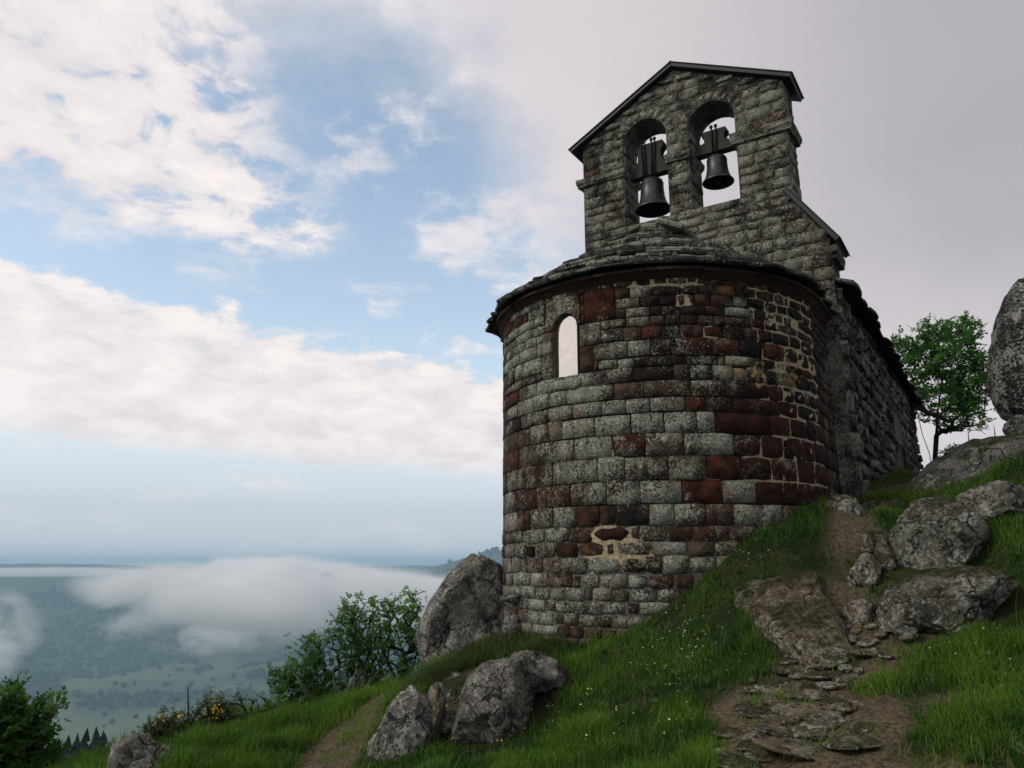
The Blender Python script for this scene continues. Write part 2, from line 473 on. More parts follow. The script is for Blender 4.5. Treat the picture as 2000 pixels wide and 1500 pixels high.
def H(x, y, relief=True):
    x = np.atleast_1d(np.asarray(x, float)); y = np.atleast_1d(np.asarray(y, float))
    r = np.hypot(x, y); az = np.degrees(np.arctan2(x, y))
    rp = np.interp(az, [-180, -90, -40, -20, -5, 0, 10, 20, 35, 60, 120, 180], [12, 10, 12, 12.5, 13, 14, 22, 26, 26, 18, 12, 12])
    k = np.minimum(1, rp / np.maximum(r, 1e-6)); xe, ye = x * k, y * k
    z = _W[_n] + _W[_n + 1] * xe + _W[_n + 2] * ye
    for i in range(_n): z = z + _W[i] * _tps((xe - CP[i, 0]) ** 2 + (ye - CP[i, 1]) ** 2)
    dr = np.maximum(0, r - rp); z = z - .50 * dr * ss(dr / 7) - .05 * dr
    if relief:
        nearw = np.exp(-dr / 20)
        z = z + nearw * (.05 * fb2(x, y, .9, 3, 1.0) + .035 * fb2(x, y, 3.7, 3, 2.0))
    far = r > 60
    if far.any():
        xf, yf, rf, af = x[far], y[far], r[far], az[far]
        t = ss((rf - 1620 - 260 * fb2(xf, yf, 1 / 1300., 2, 5.)) / 3100)
        V = -330 + t * (322 + 14 * fb2(xf, yf, 1 / 900., 3, 6.)) + 130 * fb2(xf, yf, 1 / 480., 4, 7.) * 4 * t * (1 - t) + 5 * fb2(xf, yf, 1 / 150., 2, 8.)
        V = V + 23 * fb2(xf, yf, 1 / 1700., 3, 23.) * ss((rf - 4300) / 1500) + 168 * np.exp(-((af - .3) / 5.2) ** 2 - ((rf - 3300) / 600) ** 2) + 24 * np.exp(-((af + 33) / 7.0) ** 2 - ((rf - 4300) / 900) ** 2)
        a = z[far]; z[far] = .5 * (a + V + np.sqrt((a - V) ** 2 + 36))
    return z


PATH = np.array([at(1560, 1560, 5.0)[:2], at(1550, 1500, 5.4)[:2], at(1545, 1400, 6.3)[:2], at(1570, 1290, 7.3)[:2], at(1620, 1200, 8.0)[:2], at(1670, 1080, 9.2)[:2], at(1720, 985, 11)[:2], at(1745, 955, 12.4)[:2]])
PATH2 = np.array([at(600, 1540, 7.4)[:2], at(650, 1490, 8.0)[:2], at(690, 1455, 8.8)[:2], at(760, 1415, 9.7)[:2], at(830, 1390, 10.6)[:2]])


def dist_line(x, y, P):
    d = np.full(len(x), 1e9); p = np.stack([x, y], 1)
    for i in range(len(P) - 1):
        a, b = P[i], P[i + 1]; t = np.clip(((p - a) @ (b - a)) / ((b - a) @ (b - a)), 0, 1)
        d = np.minimum(d, np.hypot(*(p - a - t[:, None] * (b - a)).T))
    return d


def pathmask(x, y):
    n = fb2(x, y, 1.6, 4, 3.0)
    w = np.interp(np.hypot(x, y), [5.5, 6.8, 8.0, 10], [.68, .62, .26, .10]) + .55 * n
    a = 1 - ss((dist_line(x, y, PATH) - w) / .35 + .5)
    b = 1 - ss((dist_line(x, y, PATH2) - .34 - .25 * n) / .3 + .5)
    # worn earth right of the path and below the right boulders
    c = at(1640, 1260, 7.6); e = at(1880, 1390, 6.2)
    k = 1 - ss((np.hypot(x - c[0], y - c[1]) - .55 - .4 * n) / .3 + .5)
    q = (1 - ss((np.hypot(x - e[0], y - e[1]) - .25 - .4 * n) / .3 + .5)) * .7
    return np.maximum.reduce([a, b, k, q])


def make_terrain():
    ang = np.radians(np.concatenate([np.arange(-180, -48, 3.0), np.arange(-48, 48, .25), np.arange(48, 180, 3.0)]))
    rad = .6 * (14000 / .6) ** np.linspace(0, 1, 370)
    A, Rr = np.meshgrid(ang, rad, indexing='ij')
    x = (Rr * np.sin(A)).ravel(); y = (Rr * np.cos(A)).ravel()
    z = H(x, y); n, m = len(ang), len(rad)
    v = np.concatenate([np.stack([x, y, z], 1), [[0, 0, float(H(0, 0)[0])]]])
    i, j = np.meshgrid(np.arange(n), np.arange(m - 1), indexing='ij'); i2 = (i + 1) % n
    f = np.stack([i * m + j, i * m + j + 1, i2 * m + j + 1, i2 * m + j], -1).reshape(-1, 4)
    k = np.arange(n); fan = np.stack([np.full(n, n * m), k * m, ((k + 1) % n) * m, ((k + 1) % n) * m], 1)
    me = mesh_np('ground', v, f)
    r = np.hypot(v[:, 0], v[:, 1])
    for nm, val in (('path', pathmask(v[:, 0], v[:, 1])), ('far', ss((r - 25) / 60))):
        at_ = me.attributes.new(nm, 'FLOAT', 'POINT'); at_.data.foreach_set('value', val.astype(np.float32))
    fn = fb2(v[:, 0], v[:, 1], 1 / 420., 3, 9.); fl = ss((fn - .02) / .1) * ss((-302 - v[:, 2]) / 12) + ss((fb2(v[:, 0], v[:, 1], 1 / 330., 3, 19.) - .24) / .06) * ss((r - 1500) / 300) * .85
    at_ = me.attributes.new('field', 'FLOAT', 'POINT'); at_.data.foreach_set('value', np.clip(fl, 0, 1).astype(np.float32))
    return tag(link('ground', me, MAT['ground']), kind='structure')


ground = make_terrain()

# ------------------------------------------------------------------ the chapel
AL = radians(32.3)
AX = np.array([sin(AL), cos(AL), 0.0]); UX = np.array([cos(AL), -sin(AL), 0.0])   # nave axis (away), wall direction (right)
CC = np.array([11 * sin(radians(10.9)), 11 * cos(radians(10.9)), 0.0])            # centre of the round apse
R = 2.2; SG = 0.95                                                               # apse radius; gable plane behind the centre
UP = np.array([0, 0, 1.0])
QT = R * pi / 2


def CH(w, s, z): return CC + AX * s + UX * w + UP * z


def apse(u, z, d, R=R):
    """u: arc length along the apse from the front (right +), z, d: proud of the wall face"""
    if abs(u) <= QT:
        t = u / 2.2; return CC + (-AX * cos(t) + UX * sin(t)) * (R + d) + UP * z
    sg = 1 if u > 0 else -1
    return CC + UX * sg * (R + d) + AX * (abs(u) - QT) + UP * z


def gable(w, z, d): return CH(w, SG - d, z)
NW = 2.42


def naveside(s, z, d): return CH(NW + d, s, z)


def px_of(P):
    x, y, z = P; dep = y * cos(PITCH) + z * sin(PITCH); up = -y * sin(PITCH) + z * cos(PITCH)
    return 1000 + F * x / dep, 750 - F * up / dep


chapel = tag(empty('chapel', CC + UP * -1.0), 'small stone chapel with round apse and open bell gable on the rocky hilltop', 'chapel')


def stone_vf(mapf, u0, u1, v0, v1, proud, gap, rough=.006, bev=.016, edge=.007, back=-.05, dens=.12, corner=.010, drop=.003):
    nu = int(np.clip(round((u1 - u0) / dens) + 1, 2, 6)); nv = int(np.clip(round((v1 - v0) / .11) + 1, 2, 4))
    a, c, e, g = u0 + gap, u1 - gap, v0 + gap, v1 - gap
    b = min(bev, (c - a) * .25, (g - e) * .25)
    us = np.concatenate([[a], np.linspace(a + b, c - b, nu), [c]]); vs = np.concatenate([[e], np.linspace(e + b, g - b, nv), [g]])
    Ug, Vg = np.meshgrid(us, vs, indexing='ij')
    N, M = Ug.shape
    ju = np.zeros((N, M)); jv = np.zeros((N, M))
    inner_u = rng.normal(0, edge, (nu, nv)); inner_v = rng.normal(0, edge, (nu, nv))
    ii = np.clip(np.arange(N) - 1, 0, nu - 1); jj = np.clip(np.arange(M) - 1, 0, nv - 1)
    ju = inner_u[np.ix_(ii, jj)]; jv = inner_v[np.ix_(ii, jj)]
    cr = min(corner, (c - a) * .2, (g - e) * .2) * rng.uniform(.2, 1.4)
    for si, ei in ((0, 1), (-1, -1)):
        for sj, ej in ((0, 1), (-1, -1)):
            for di in (0, 1):
                for dj in (0, 1):
                    i_, j_ = (di if si == 0 else -1 - di), (dj if sj == 0 else -1 - dj)
                    ju[i_, j_] += ei * cr; jv[i_, j_] += ej * cr
    D = proud + rng.normal(0, rough, (N, M)) + rng.normal(0, rough) * np.linspace(-1, 1, N)[:, None]
    D[1, :] -= drop; D[-2, :] -= drop; D[:, 1] -= drop; D[:, -2] -= drop
    D[0, :] = D[-1, :] = back; D[:, 0] = D[:, -1] = back
    P = np.array([mapf(Ug[i, j] + ju[i, j], Vg[i, j] + jv[i, j], D[i, j]) for i in range(N) for j in range(M)])
    f = [(i * M + j, (i + 1) * M + j, (i + 1) * M + j + 1, i * M + j + 1) for i in range(N - 1) for j in range(M - 1)]
    return P, np.array(f), np.array([i in (0, N - 2) or j in (0, M - 2) for i in range(N - 1) for j in range(M - 1)])


def stone_obj(name, P, f, side, mat, parent):
    o = obj(name, P, f, mat, parent); o.data.polygons.foreach_set('use_smooth', ~side); return o


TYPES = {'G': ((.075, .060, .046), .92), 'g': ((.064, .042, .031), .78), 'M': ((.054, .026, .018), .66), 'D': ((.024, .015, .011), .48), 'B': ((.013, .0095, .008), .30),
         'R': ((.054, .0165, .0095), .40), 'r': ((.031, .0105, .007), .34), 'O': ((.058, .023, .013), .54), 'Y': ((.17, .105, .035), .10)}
# course boundaries as heights, top down
ROWZ = [3.36, 3.25, 3.12, 2.99, 2.87, 2.75, 2.59, 2.38, 2.26, 2.08, 1.89, 1.71, 1.47, 1.21, .94, .67, .43, .26, .10, -.09, -.25, -.39, -.53, -.67, -.80, -.95, -1.12]
# joints of each course, as seen across the photograph
J = [[1016, 1060, 1079, 1108, 1142, 1169, 1178, 1200, 1239, 1274, 1303, 1341, 1361, 1386, 1413, 1460, 1480, 1498, 1520, 1545, 1570, 1590],
     [1000, 1030, 1062, 1200, 1229, 1271, 1329, 1367, 1397, 1435, 1450, 1477, 1513, 1532, 1542, 1565, 1585],
     [1012, 1042, 1062, 1200, 1249, 1286, 1322, 1338, 1358, 1387, 1430, 1460, 1494, 1518, 1538, 1569, 1590],
     [1006, 1040, 1069, 1173, 1221, 1268, 1292, 1328, 1377, 1413, 1472, 1499, 1515, 1530, 1560, 1584],
     [1003, 1025, 1047, 1172, 1222, 1269, 1299, 1328, 1363, 1395, 1414, 1465, 1494, 1518, 1559, 1588],
     [1000, 1014, 1047, 1172, 1217, 1252, 1292, 1329, 1352, 1375, 1414, 1455, 1482, 1510, 1542, 1566, 1588],
     [1004, 1020, 1058, 1157, 1225, 1270, 1319, 1386, 1445, 1489, 1533, 1559, 1580],
     [999, 1019, 1047, 1150, 1169, 1205, 1239, 1340, 1401, 1416, 1475, 1516, 1535, 1565, 1588],
     [990, 1013, 1047, 1101, 1159, 1235, 1316, 1348, 1392, 1431, 1462, 1486, 1518, 1552, 1580],
     [988, 1011, 1042, 1071, 1106, 1198, 1257, 1349, 1416, 1453, 1501, 1531, 1552, 1571, 1583, 1596],
     [1000, 1016, 1071, 1118, 1175, 1222, 1269, 1338, 1378, 1431, 1523, 1559, 1594],
     [1001, 1035, 1070, 1098, 1161, 1232, 1297, 1361, 1396, 1503, 1544, 1576, 1594],
     [987, 1013, 1047, 1121, 1196, 1260, 1336, 1433, 1486, 1530, 1592],
     [990, 1025, 1079, 1167, 1220, 1305, 1380, 1441, 1508, 1559, 1593],
     [1005, 1047, 1114, 1184, 1250, 1333, 1411, 1477, 1532, 1561, 1590],
     [1011, 1035, 1080, 1125, 1171, 1200, 1268, 1317, 1378, 1433, 1490, 1530, 1570],
     [988, 1020, 1064, 1111, 1157, 1230, 1252, 1299, 1354, 1423, 1480, 1530],
     [1004, 1026, 1045, 1084, 1127, 1181, 1203, 1273, 1343, 1396, 1450, 1520],
     [999, 1016, 1060, 1096, 1147, 1212, 1261, 1294, 1345, 1400, 1470],
     [1000, 1035, 1069, 1118, 1133, 1171, 1225, 1264, 1319, 1355, 1420, 1500],
     [1015, 1045, 1074, 1104, 1141, 1157, 1196, 1230, 1283, 1340, 1420, 1500],
     [1020, 1064, 1084, 1121, 1174, 1223, 1249, 1310, 1400, 1500],
     [1030, 1079, 1101, 1130, 1164, 1196, 1260, 1340, 1450],
     [1040, 1089, 1113, 1140, 1177, 1206, 1280, 1400],
     [1030, 1080, 1130, 1180, 1240, 1320], [1040, 1100, 1160, 1220, 1300]]
SPOT = {'R': [(1030, 625), (1008, 640), (1165, 590), (1398, 650), (1345, 678), (1420, 680), (1500, 690), (1515, 765), (1420, 825), (1470, 828), (1412, 918), (1365, 960), (1530, 925), (1505, 975), (1545, 975), (1055, 760), (1320, 1140), (1352, 790), (1005, 790)],
        'r': [(1235, 1103), (1200, 1040), (1470, 780), (1580, 830), (1545, 830), (1520, 870), (1170, 548), (1190, 548), (1130, 560)],
        'O': [(1225, 872), (1060, 1010), (1015, 1010), (1030, 965), (1090, 960), (1290, 660), (1260, 650), (1270, 690), (1210, 765), (1150, 1105), (1160, 1020), (1100, 1065), (1145, 1065), (1010, 905)],
        'Y': [(1420, 567)], 'B': [(1200, 1075), (1035, 1078), (1230, 1015), (1300, 1105), (1018, 840), (1235, 1035)],
        'G': [(1370, 550), (1200, 640), (1260, 575), (1440, 590), (1340, 650), (1365, 655), (1400, 960), (1440, 960)]}


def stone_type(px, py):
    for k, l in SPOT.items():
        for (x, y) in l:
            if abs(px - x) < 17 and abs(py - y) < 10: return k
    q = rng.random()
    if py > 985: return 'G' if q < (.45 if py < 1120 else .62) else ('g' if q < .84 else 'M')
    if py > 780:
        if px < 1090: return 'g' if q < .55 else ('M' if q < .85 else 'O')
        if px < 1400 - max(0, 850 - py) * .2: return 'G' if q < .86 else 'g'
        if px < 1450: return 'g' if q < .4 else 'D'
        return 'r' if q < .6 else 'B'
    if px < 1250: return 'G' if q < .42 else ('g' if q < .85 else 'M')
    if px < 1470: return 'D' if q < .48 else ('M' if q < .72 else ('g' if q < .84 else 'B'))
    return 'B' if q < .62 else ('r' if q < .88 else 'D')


def lime_field(px, py):
    """how much cream lime mortar shows, as a stain with its own shape"""
    px = np.asarray(px, float); py = np.asarray(py, float)
    a = ss((px - 1425 - np.clip((880 - py), -60, 300) * -.12) / 150) * ss((1010 - py) / 60)
    a = np.maximum(a, ss((px - 1060) / 40) * ss((1420 - px) / 80) * ss((568 - py) / 14))
    a = np.maximum(a, np.exp(-((px - 1205) / 62) ** 4 - ((py - 1072) / 52) ** 4))
    for x, y, r in ((1194, 886, 11), (1395, 945, 18), (1500, 900, 60), (1385, 655, 22), (1335, 585, 20)):
        a = np.maximum(a, np.exp(-(((px - x) ** 2 + (py - y) ** 2) / r ** 2) ** 2))
    return a


def make_apse():
    wall = None
    uW0, uW1 = R * radians(-12.6), R * radians(-3.2)          # window opening
    zW0, zW1 = 2.23, 3.06
    # solid core that carries the mortar
    us = np.concatenate([np.linspace(-QT - SG, -QT, 8)[:-1], np.linspace(-QT, QT, 211), np.linspace(QT, QT + SG, 9)[1:]])
    us = np.unique(np.round(np.concatenate([us, [uW0, uW1]]), 5)); zs = np.unique(np.round(np.concatenate([np.linspace(-1.9, 3.40, 158), [zW0, zW1]]), 5))
    Ug, Zg = np.meshgrid(us, zs, indexing='ij'); N, M = Ug.shape
    base = np.array([apse(u, z, 0) for u, z in zip(Ug.ravel(), Zg.ravel())])
    pp = np.array([px_of(p) for p in base])
    lim = lime_field(pp[:, 0], pp[:, 1])
    lim = lim * (np.abs(Ug.ravel()) < QT + .02)
    nz = fbm(base * 9, 4)
    dep = -.012 + .010 * ss(lim * 1.25 + nz * .8 - .2) + .004 * fbm(base * 30, 2) + .016 * np.clip(nz - .2, 0, 1) * lim
    P = np.array([apse(u, z, d) for u, z, d in zip(Ug.ravel(), Zg.ravel(), dep)])
    i, j = np.meshgrid(np.arange(N - 1), np.arange(M - 1), indexing='ij')
    inwin = (us[i] >= uW0 - 1e-4) & (us[i + 1] <= uW1 + 1e-4) & (zs[j] >= zW0 - 1e-4) & (zs[j + 1] <= zW1 + 1e-4)
    f = np.stack([i * M + j, (i + 1) * M + j, (i + 1) * M + j + 1, i * M + j + 1], -1)[~inwin]
    wall = obj('apse_wall', P, f.reshape(-1, 4), MAT['mortar'], chapel)
    at_ = wall.data.attributes.new('lime', 'FLOAT', 'POINT'); at_.data.foreach_set('value', np.clip(lim + nz * .7 * (lim > .03) - .05, 0, 1).astype(np.float32))
    # stones
    th = np.linspace(radians(-49.5), radians(91), 400)
    obst = [(uW0 - .012, uW1 + .012, zW0, zW1 + .02)]
    specials = []

    def u_at(px, z):
        P = np.array([px_of(apse(R * t, z, 0.01)) for t in th]); return float(np.interp(px, P[:, 0], R * th))
    lint = (u_at(1066, 3.1), u_at(1133, 3.1), 2.90, 3.27); obst.append(lint)
    for (x0, x1, i0, i1, ty) in ((1141, 1201, 1, 3, 'R'), (1131, 1172, 4, 5, 'G'), (1131, 1158, 6, 7, 'G'), (1058, 1081, 6, 7, 'G')):
        zt, zb = ROWZ[i0] + .02 * (ty == 'R'), ROWZ[i1 + 1]
        a, b = u_at(x0, (zt + zb) / 2), u_at(x1, (zt + zb) / 2); obst.append((a, b, zb, zt)); specials.append((a, b, zb, zt, ty))
    todo = [(a, b, c, d, t) for a, b, c, d, t in specials]
    for r, js in enumerate(J):
        zt, zb = ROWZ[r], ROWZ[r + 1]; zm = (zt + zb) / 2
        Pp = np.array([px_of(apse(R * t, zm, 0.01)) for t in th])
        uj = [float(np.interp(x, Pp[:, 0], R * th)) for x in js if Pp[0, 0] < x < Pp[-1, 0]]
        h = zt - zb
        u = uj[0]; left = []
        while u > -QT - SG + .15: u -= rng.uniform(1.1, 2.4) * h + .12; left.append(max(u, -QT - SG))
        u = uj[-1]; right = []
        while u < QT + SG - .15: u += rng.uniform(1.1, 2.2) * h + .1; right.append(min(u, QT + SG))
        uj = left[::-1] + uj + right
        for a, b in zip(uj[:-1], uj[1:]):
            segs = [(a, b)]
            for (oa, ob, oz0, oz1) in obst:
                ov = min(zt, oz1) - max(zb, oz0)
                if ov < .35 * h: continue
                ns = []
                for (p, q) in segs:
                    if ob <= p or oa >= q: ns.append((p, q)); continue
                    if oa - p > .05: ns.append((p, oa))
                    if q - ob > .05: ns.append((ob, q))
                segs = ns
            for (p, q) in segs: todo.append((p, q, zb + rng.normal(0, .006), zt + rng.normal(0, .006), None))
    items = []
    for (a, b, zb, zt, ty) in todo:
        cpt = apse((a + b) / 2, (zb + zt) / 2, 0); x, y = px_of(cpt)
        gz = float(H(cpt[0], cpt[1])[0])
        if zt < gz - .25: continue
        vis = R * radians(-49) < (a + b) / 2 < QT + .1
        if ty is None: ty = stone_type(x, y)
        lm = float(lime_field(x, y)); 
        gap = .0014 + .0050 * lm + abs(rng.normal(0, .0010)) + (.001 if y > 1020 else 0) + (.006 if 1150 < x < 1262 and 1015 < y < 1120 else 0)
        P_, f_, q_ = stone_vf(apse, a, b, zb, zt, .004 + abs(rng.normal(0, .005)) - .002 * lm, gap, rough=.0022 if ty in 'GgRrO' else .0055, edge=.0020 + .0040 * lm + (.003 if y > 1020 else 0), bev=.003, corner=.006 + .008 * lm + (.006 if y > 1020 else 0), drop=0.0)
        items.append((vis, b - a, ty, P_, f_, q_))
    items.sort(key=lambda t: (-t[0], -t[1]))
    rest = []
    for k, (vis, wd, ty, P_, f_, q_) in enumerate(items):
        if vis and k < 300:
            o = stone_obj('wall_stone', P_, f_, q_, MAT['tower_stone'], wall)
            c, l = TYPES[ty]; v = rng.uniform(.75, 1.3); o.color = (c[0] * v, c[1] * v * rng.uniform(.9, 1.1), c[2] * v, min(1, max(0, l - .03 + rng.normal(0, .11))))
        else: rest.append((P_, f_))
    if rest:
        v, f = join(rest); o = obj('smaller_wall_stones', v, f, MAT['tower_stone'], wall); o.color = (.05, .03, .024, .45); o['kind'] = 'stuff'
    # the window: reveal, arch stone, frame, pane
    uc, hw = (uW0 + uW1) / 2, (uW1 - uW0) / 2; zsp = zW1 - hw
    outl = [(uc - hw, zW0)] + [(uc - hw * cos(t), zsp + hw * sin(t)) for t in np.linspace(0, pi, 15)] + [(uc + hw, zW0)]
    v = [apse(u, z, d) for d in (.014, -.34) for u, z in outl]; n = len(outl)
    f = [(i, (i + 1) % n, n + (i + 1) % n, n + i) for i in range(n)]
    window = obj('window', v, f, MAT['reveal_plaster'], chapel)
    # arch stone around the head
    t_ = np.linspace(0, pi, 15)
    inner = [(uc - hw * 1.0 * cos(t), zsp + hw * sin(t)) for t in t_]
    ou0, ou1, oz1 = lint[0] + .006, lint[1] - .006, lint[3] - .006
    outer = []
    for t in t_:
        dx, dz = -cos(t), sin(t)
        kx = (uc - ou0) / -dx if dx < -1e-6 else ((ou1 - uc) / dx if dx > 1e-6 else 9e9); kz = (oz1 - zsp) / dz if dz > 1e-6 else 9e9
        k = min(kx, kz); outer.append((uc + dx * k, zsp + dz * k))
    v, f = [], []
    for i in range(15):
        v += [apse(*inner[i], .022), apse(*inner[i], -.12), apse(*outer[i], .020 + rng.normal(0, .004)), apse(*outer[i], -.05)]
    for i in range(14):
        a, b = 4 * i, 4 * i + 4
        f += [(a, b, b + 2, a + 2), (a + 1, b + 1, b, a), (a + 2, b + 2, b + 3, a + 3)]
    o = obj('arch_stone', v, f, MAT['tower_stone'], window, smooth=False); o.color = (.075, .036, .026, .74)
    def flat(u, z, d):                     # the pane is flat, set into the reveal
        t = uc / R; n_ = -AX * cos(t) + UX * sin(t); tg = AX * sin(t) + UX * cos(t)
        return CC + n_ * (R + d) + tg * (u - uc) + UP * z
    ins = .022
    ol2 = [(uc + (u - uc) * (1 - ins / hw), zW0 + ins + (z - zW0) * (1 - 2 * ins / (zW1 - zW0))) for u, z in outl]
    obj('pane', [flat(u, z, -.050) for u, z in ol2], [tuple(range(n))], MAT['pane_glass'], window, smooth=False)
    v = [flat(u, z, d) for d in (-.032, -.065) for u, z in outl] + [flat(u, z, d) for d in (-.032, -.065) for u, z in ol2]
    f = []
    for i in range(n):
        k = (i + 1) % n
        f += [(i, k, 2 * n + k, 2 * n + i), (n + i, 3 * n + i, 3 * n + k, n + k), (2 * n + i, 2 * n + k, 3 * n + k, 3 * n + i)]
    obj('frame', v, f, MAT['window_frame'], window, smooth=False)
    P_, f_, q_ = stone_vf(apse, uW0 - .10, uW1 + .06, zW0 - .155, zW0 - .004, .03, .005); o = stone_obj('sill', P_, f_, q_, MAT['tower_stone'], window); o.color = (.09, .08, .06, 1)
    # cornice
    cz = [(-.06, 3.325), (.012, 3.325), (.025, 3.335), (.05, 3.36), (.09, 3.395), (.115, 3.40), (.115, 3.435), (-.06, 3.435)]
    ed = [-QT - SG, -QT - .2, -2.9, -2.3]; u = -2.3
    ed += [u_at(x, 3.4) for x in (1010, 1064, 1160, 1262, 1368, 1470, 1550)] + [3.1, QT + .1, QT + SG]
    ed = sorted(ed); cor = None
    for a, b in zip(ed[:-1], ed[1:]):
        if b - a < .1: continue
        uu = np.linspace(a + .006, b - .006, max(3, int((b - a) / .12))); jz = rng.normal(0, .005)
        v = [apse(q, z + jz, d) for q in uu for d, z in cz]; m = len(cz); f = []
        for i in range(len(uu) - 1):
            for j in range(m): f.append((i * m + j, i * m + (j + 1) % m, (i + 1) * m + (j + 1) % m, (i + 1) * m + j))
        f += [tuple(range(m)), tuple(range((len(uu) - 1) * m, len(uu) * m))[::-1]]
        if cor is None: cor = obj('cornice', v, f, MAT['cornice_red'], chapel, smooth=False)
        else: obj('cornice_block', v, f, MAT['cornice_red'], cor, smooth=False)
    return wall


apse_wall = make_apse()


def make_apse_roof():
    RE, ZE, ZA = 2.36, 3.455, 4.99
    sl = hypot(RE, ZA - ZE); cs, sn = RE / sl, (ZA - ZE) / sl

    def surf(q, t, lift=0):
        """q: perimeter position at the eave (arc, straight beyond), t: distance up the slope"""
        rr = RE - t * cs; z = ZE + t * sn
        qe = RE * pi / 2
        if abs(q) <= qe:
            a = q / RE; n2 = -AX * cos(a) + UX * sin(a); tg = AX * sin(a) + UX * cos(a); o = CC
        else:
            sg = 1 if q > 0 else -1; n2 = UX * sg; tg = AX * sg; o = CC + AX * (abs(q) - qe)
        nrm = n2 * sn + UP * cs
        return o + n2 * rr + UP * z + nrm * lift, n2, tg, nrm
    qe = RE * pi / 2
    us = np.concatenate([[-qe - SG], np.linspace(-qe, qe, 65), [qe + SG]]); ts = np.linspace(0.06, sl - .02, 8)
    v = [surf(q, t, -.045)[0] for q in us for t in ts]; M = len(ts)
    f = [(i * M + j, (i + 1) * M + j, (i + 1) * M + j + 1, i * M + j + 1) for i in range(len(us) - 1) for j in range(M - 1)]
    o0 = len(v); v += [apse(u * 2.2 / RE if abs(u) <= qe else (abs(u) - qe + QT) * (1 if u > 0 else -1), 3.432, .02) for u in us]
    f += [(i * M, o0 + i, o0 + i + 1, (i + 1) * M) for i in range(len(us) - 1)]
    core = obj('apse_roof', v, f, MAT['slab_core'], chapel, smooth=False)
    rows = 14; k = 0
    items = []
    for r in range(rows - 1):
        t0 = -.05 + r * (sl / rows) + rng.normal(0, .012); rr = max(.12, RE - t0 * cs)
        scale = rr / RE; q = -(qe + SG); end = qe + SG
        while q < end:
            inarc = abs(q) < qe
            w = min(rng.uniform(.22, .60), rr * .55)
            dq = w / (scale if inarc else 1.0)
            q1 = min(q + dq, end); qm = (q + q1) / 2
            items.append((r, t0, qm, (q1 - q) * (scale if abs(qm) < qe else 1.0))); q = q1
    rest = []
    for r, t0, qm, w in items:
        if w < .08: continue
        base, n2, tg, nrm = surf(qm, t0)
        dn = -(n2 * cs - UP * sn) * -1.0
        dn = n2 * cs - UP * sn                      # down the slope
        th = rng.uniform(.03, .075); L = min(rng.uniform(.36, .46), (sl - t0) * 1.0 + .05); tilt = rng.uniform(.10, .34) if r < 10 else rng.uniform(.0, .12); off = rng.normal(0, .055) if r else rng.normal(-.03, .02)
        d2 = dn * cos(tilt) + nrm * sin(tilt); n_ = nrm * cos(tilt) - dn * sin(tilt)
        hw = w * .5 * rng.uniform(.96, 1.06); yaw = rng.normal(0, .09)
        pts = [(-hw, -L), (-hw * 1.02, -.06), (-hw * .86, .0), (-hw * .3, .03 * rng.uniform(-.5, 1.2)), (hw * .35, .03 * rng.uniform(-.5, 1.2)), (hw * .88, 0), (hw * 1.02, -.07), (hw, -L)]
        pts = [(a + rng.normal(0, .022), b + rng.normal(0, .022) + off) for a, b in pts]
        pts = [(a * cos(yaw) - b * sin(yaw), a * sin(yaw) + b * cos(yaw)) for a, b in pts]
        o = base + nrm * (.012 + rng.uniform(0, .035))
        top = [o + tg * a + d2 * b + n_ * (th + rng.normal(0, .005)) for a, b in pts]
        mid = [o + tg * a * 1.015 + d2 * (b + .012) + n_ * th * .5 for a, b in pts]
        bot = [o + tg * a * .98 + d2 * b for a, b in pts]
        ctr = o + d2 * -.12 + n_ * (th + .006)
        v = bot + mid + top + [ctr]; n = 8
        f = [tuple(range(n))[::-1]] + [(i, (i + 1) % n, n + (i + 1) % n, n + i) for i in range(n)] + [(n + i, n + (i + 1) % n, 2 * n + (i + 1) % n, 2 * n + i) for i in range(n)]
        f += [(2 * n + i, 2 * n + (i + 1) % n, 3 * n) for i in range(n)]
        wv = rng.uniform(.35, 1.3); vis = -qe * .75 < qm < qe + .2
        if vis and k < 300:
            s = obj('roof_slab', v, f, MAT['slab_stone'], core, smooth=False); k += 1
            s.color = (.050 * wv, .048 * wv, .040 * wv, rng.uniform(0, .8))
        else: rest.append((v, f))
    v, f = join(rest); s = obj('far_side_slabs', v, f, MAT['slab_stone'], core, smooth=False); s.color = (.10, .10, .085, .5); s['kind'] = 'stuff'


make_apse_roof()


GL, GR, GAP_W, GAP_Z = -1.56, 1.93, .18, 8.22      # bell gable: left edge, right edge, apex
GTH = .60                                          # thickness
OPEN = [(-.78, 0.0, 7.09), (.38, 1.15, 7.035)]      # openings: left, right, springing height
SILL = 5.58


def gable_top(w):
    return 7.30 + (w - GL) / (GAP_W - GL) * (GAP_Z - 7.30) if w < GAP_W else 7.38 + (GR - w) / (GR - GAP_W) * (GAP_Z - 7.38)


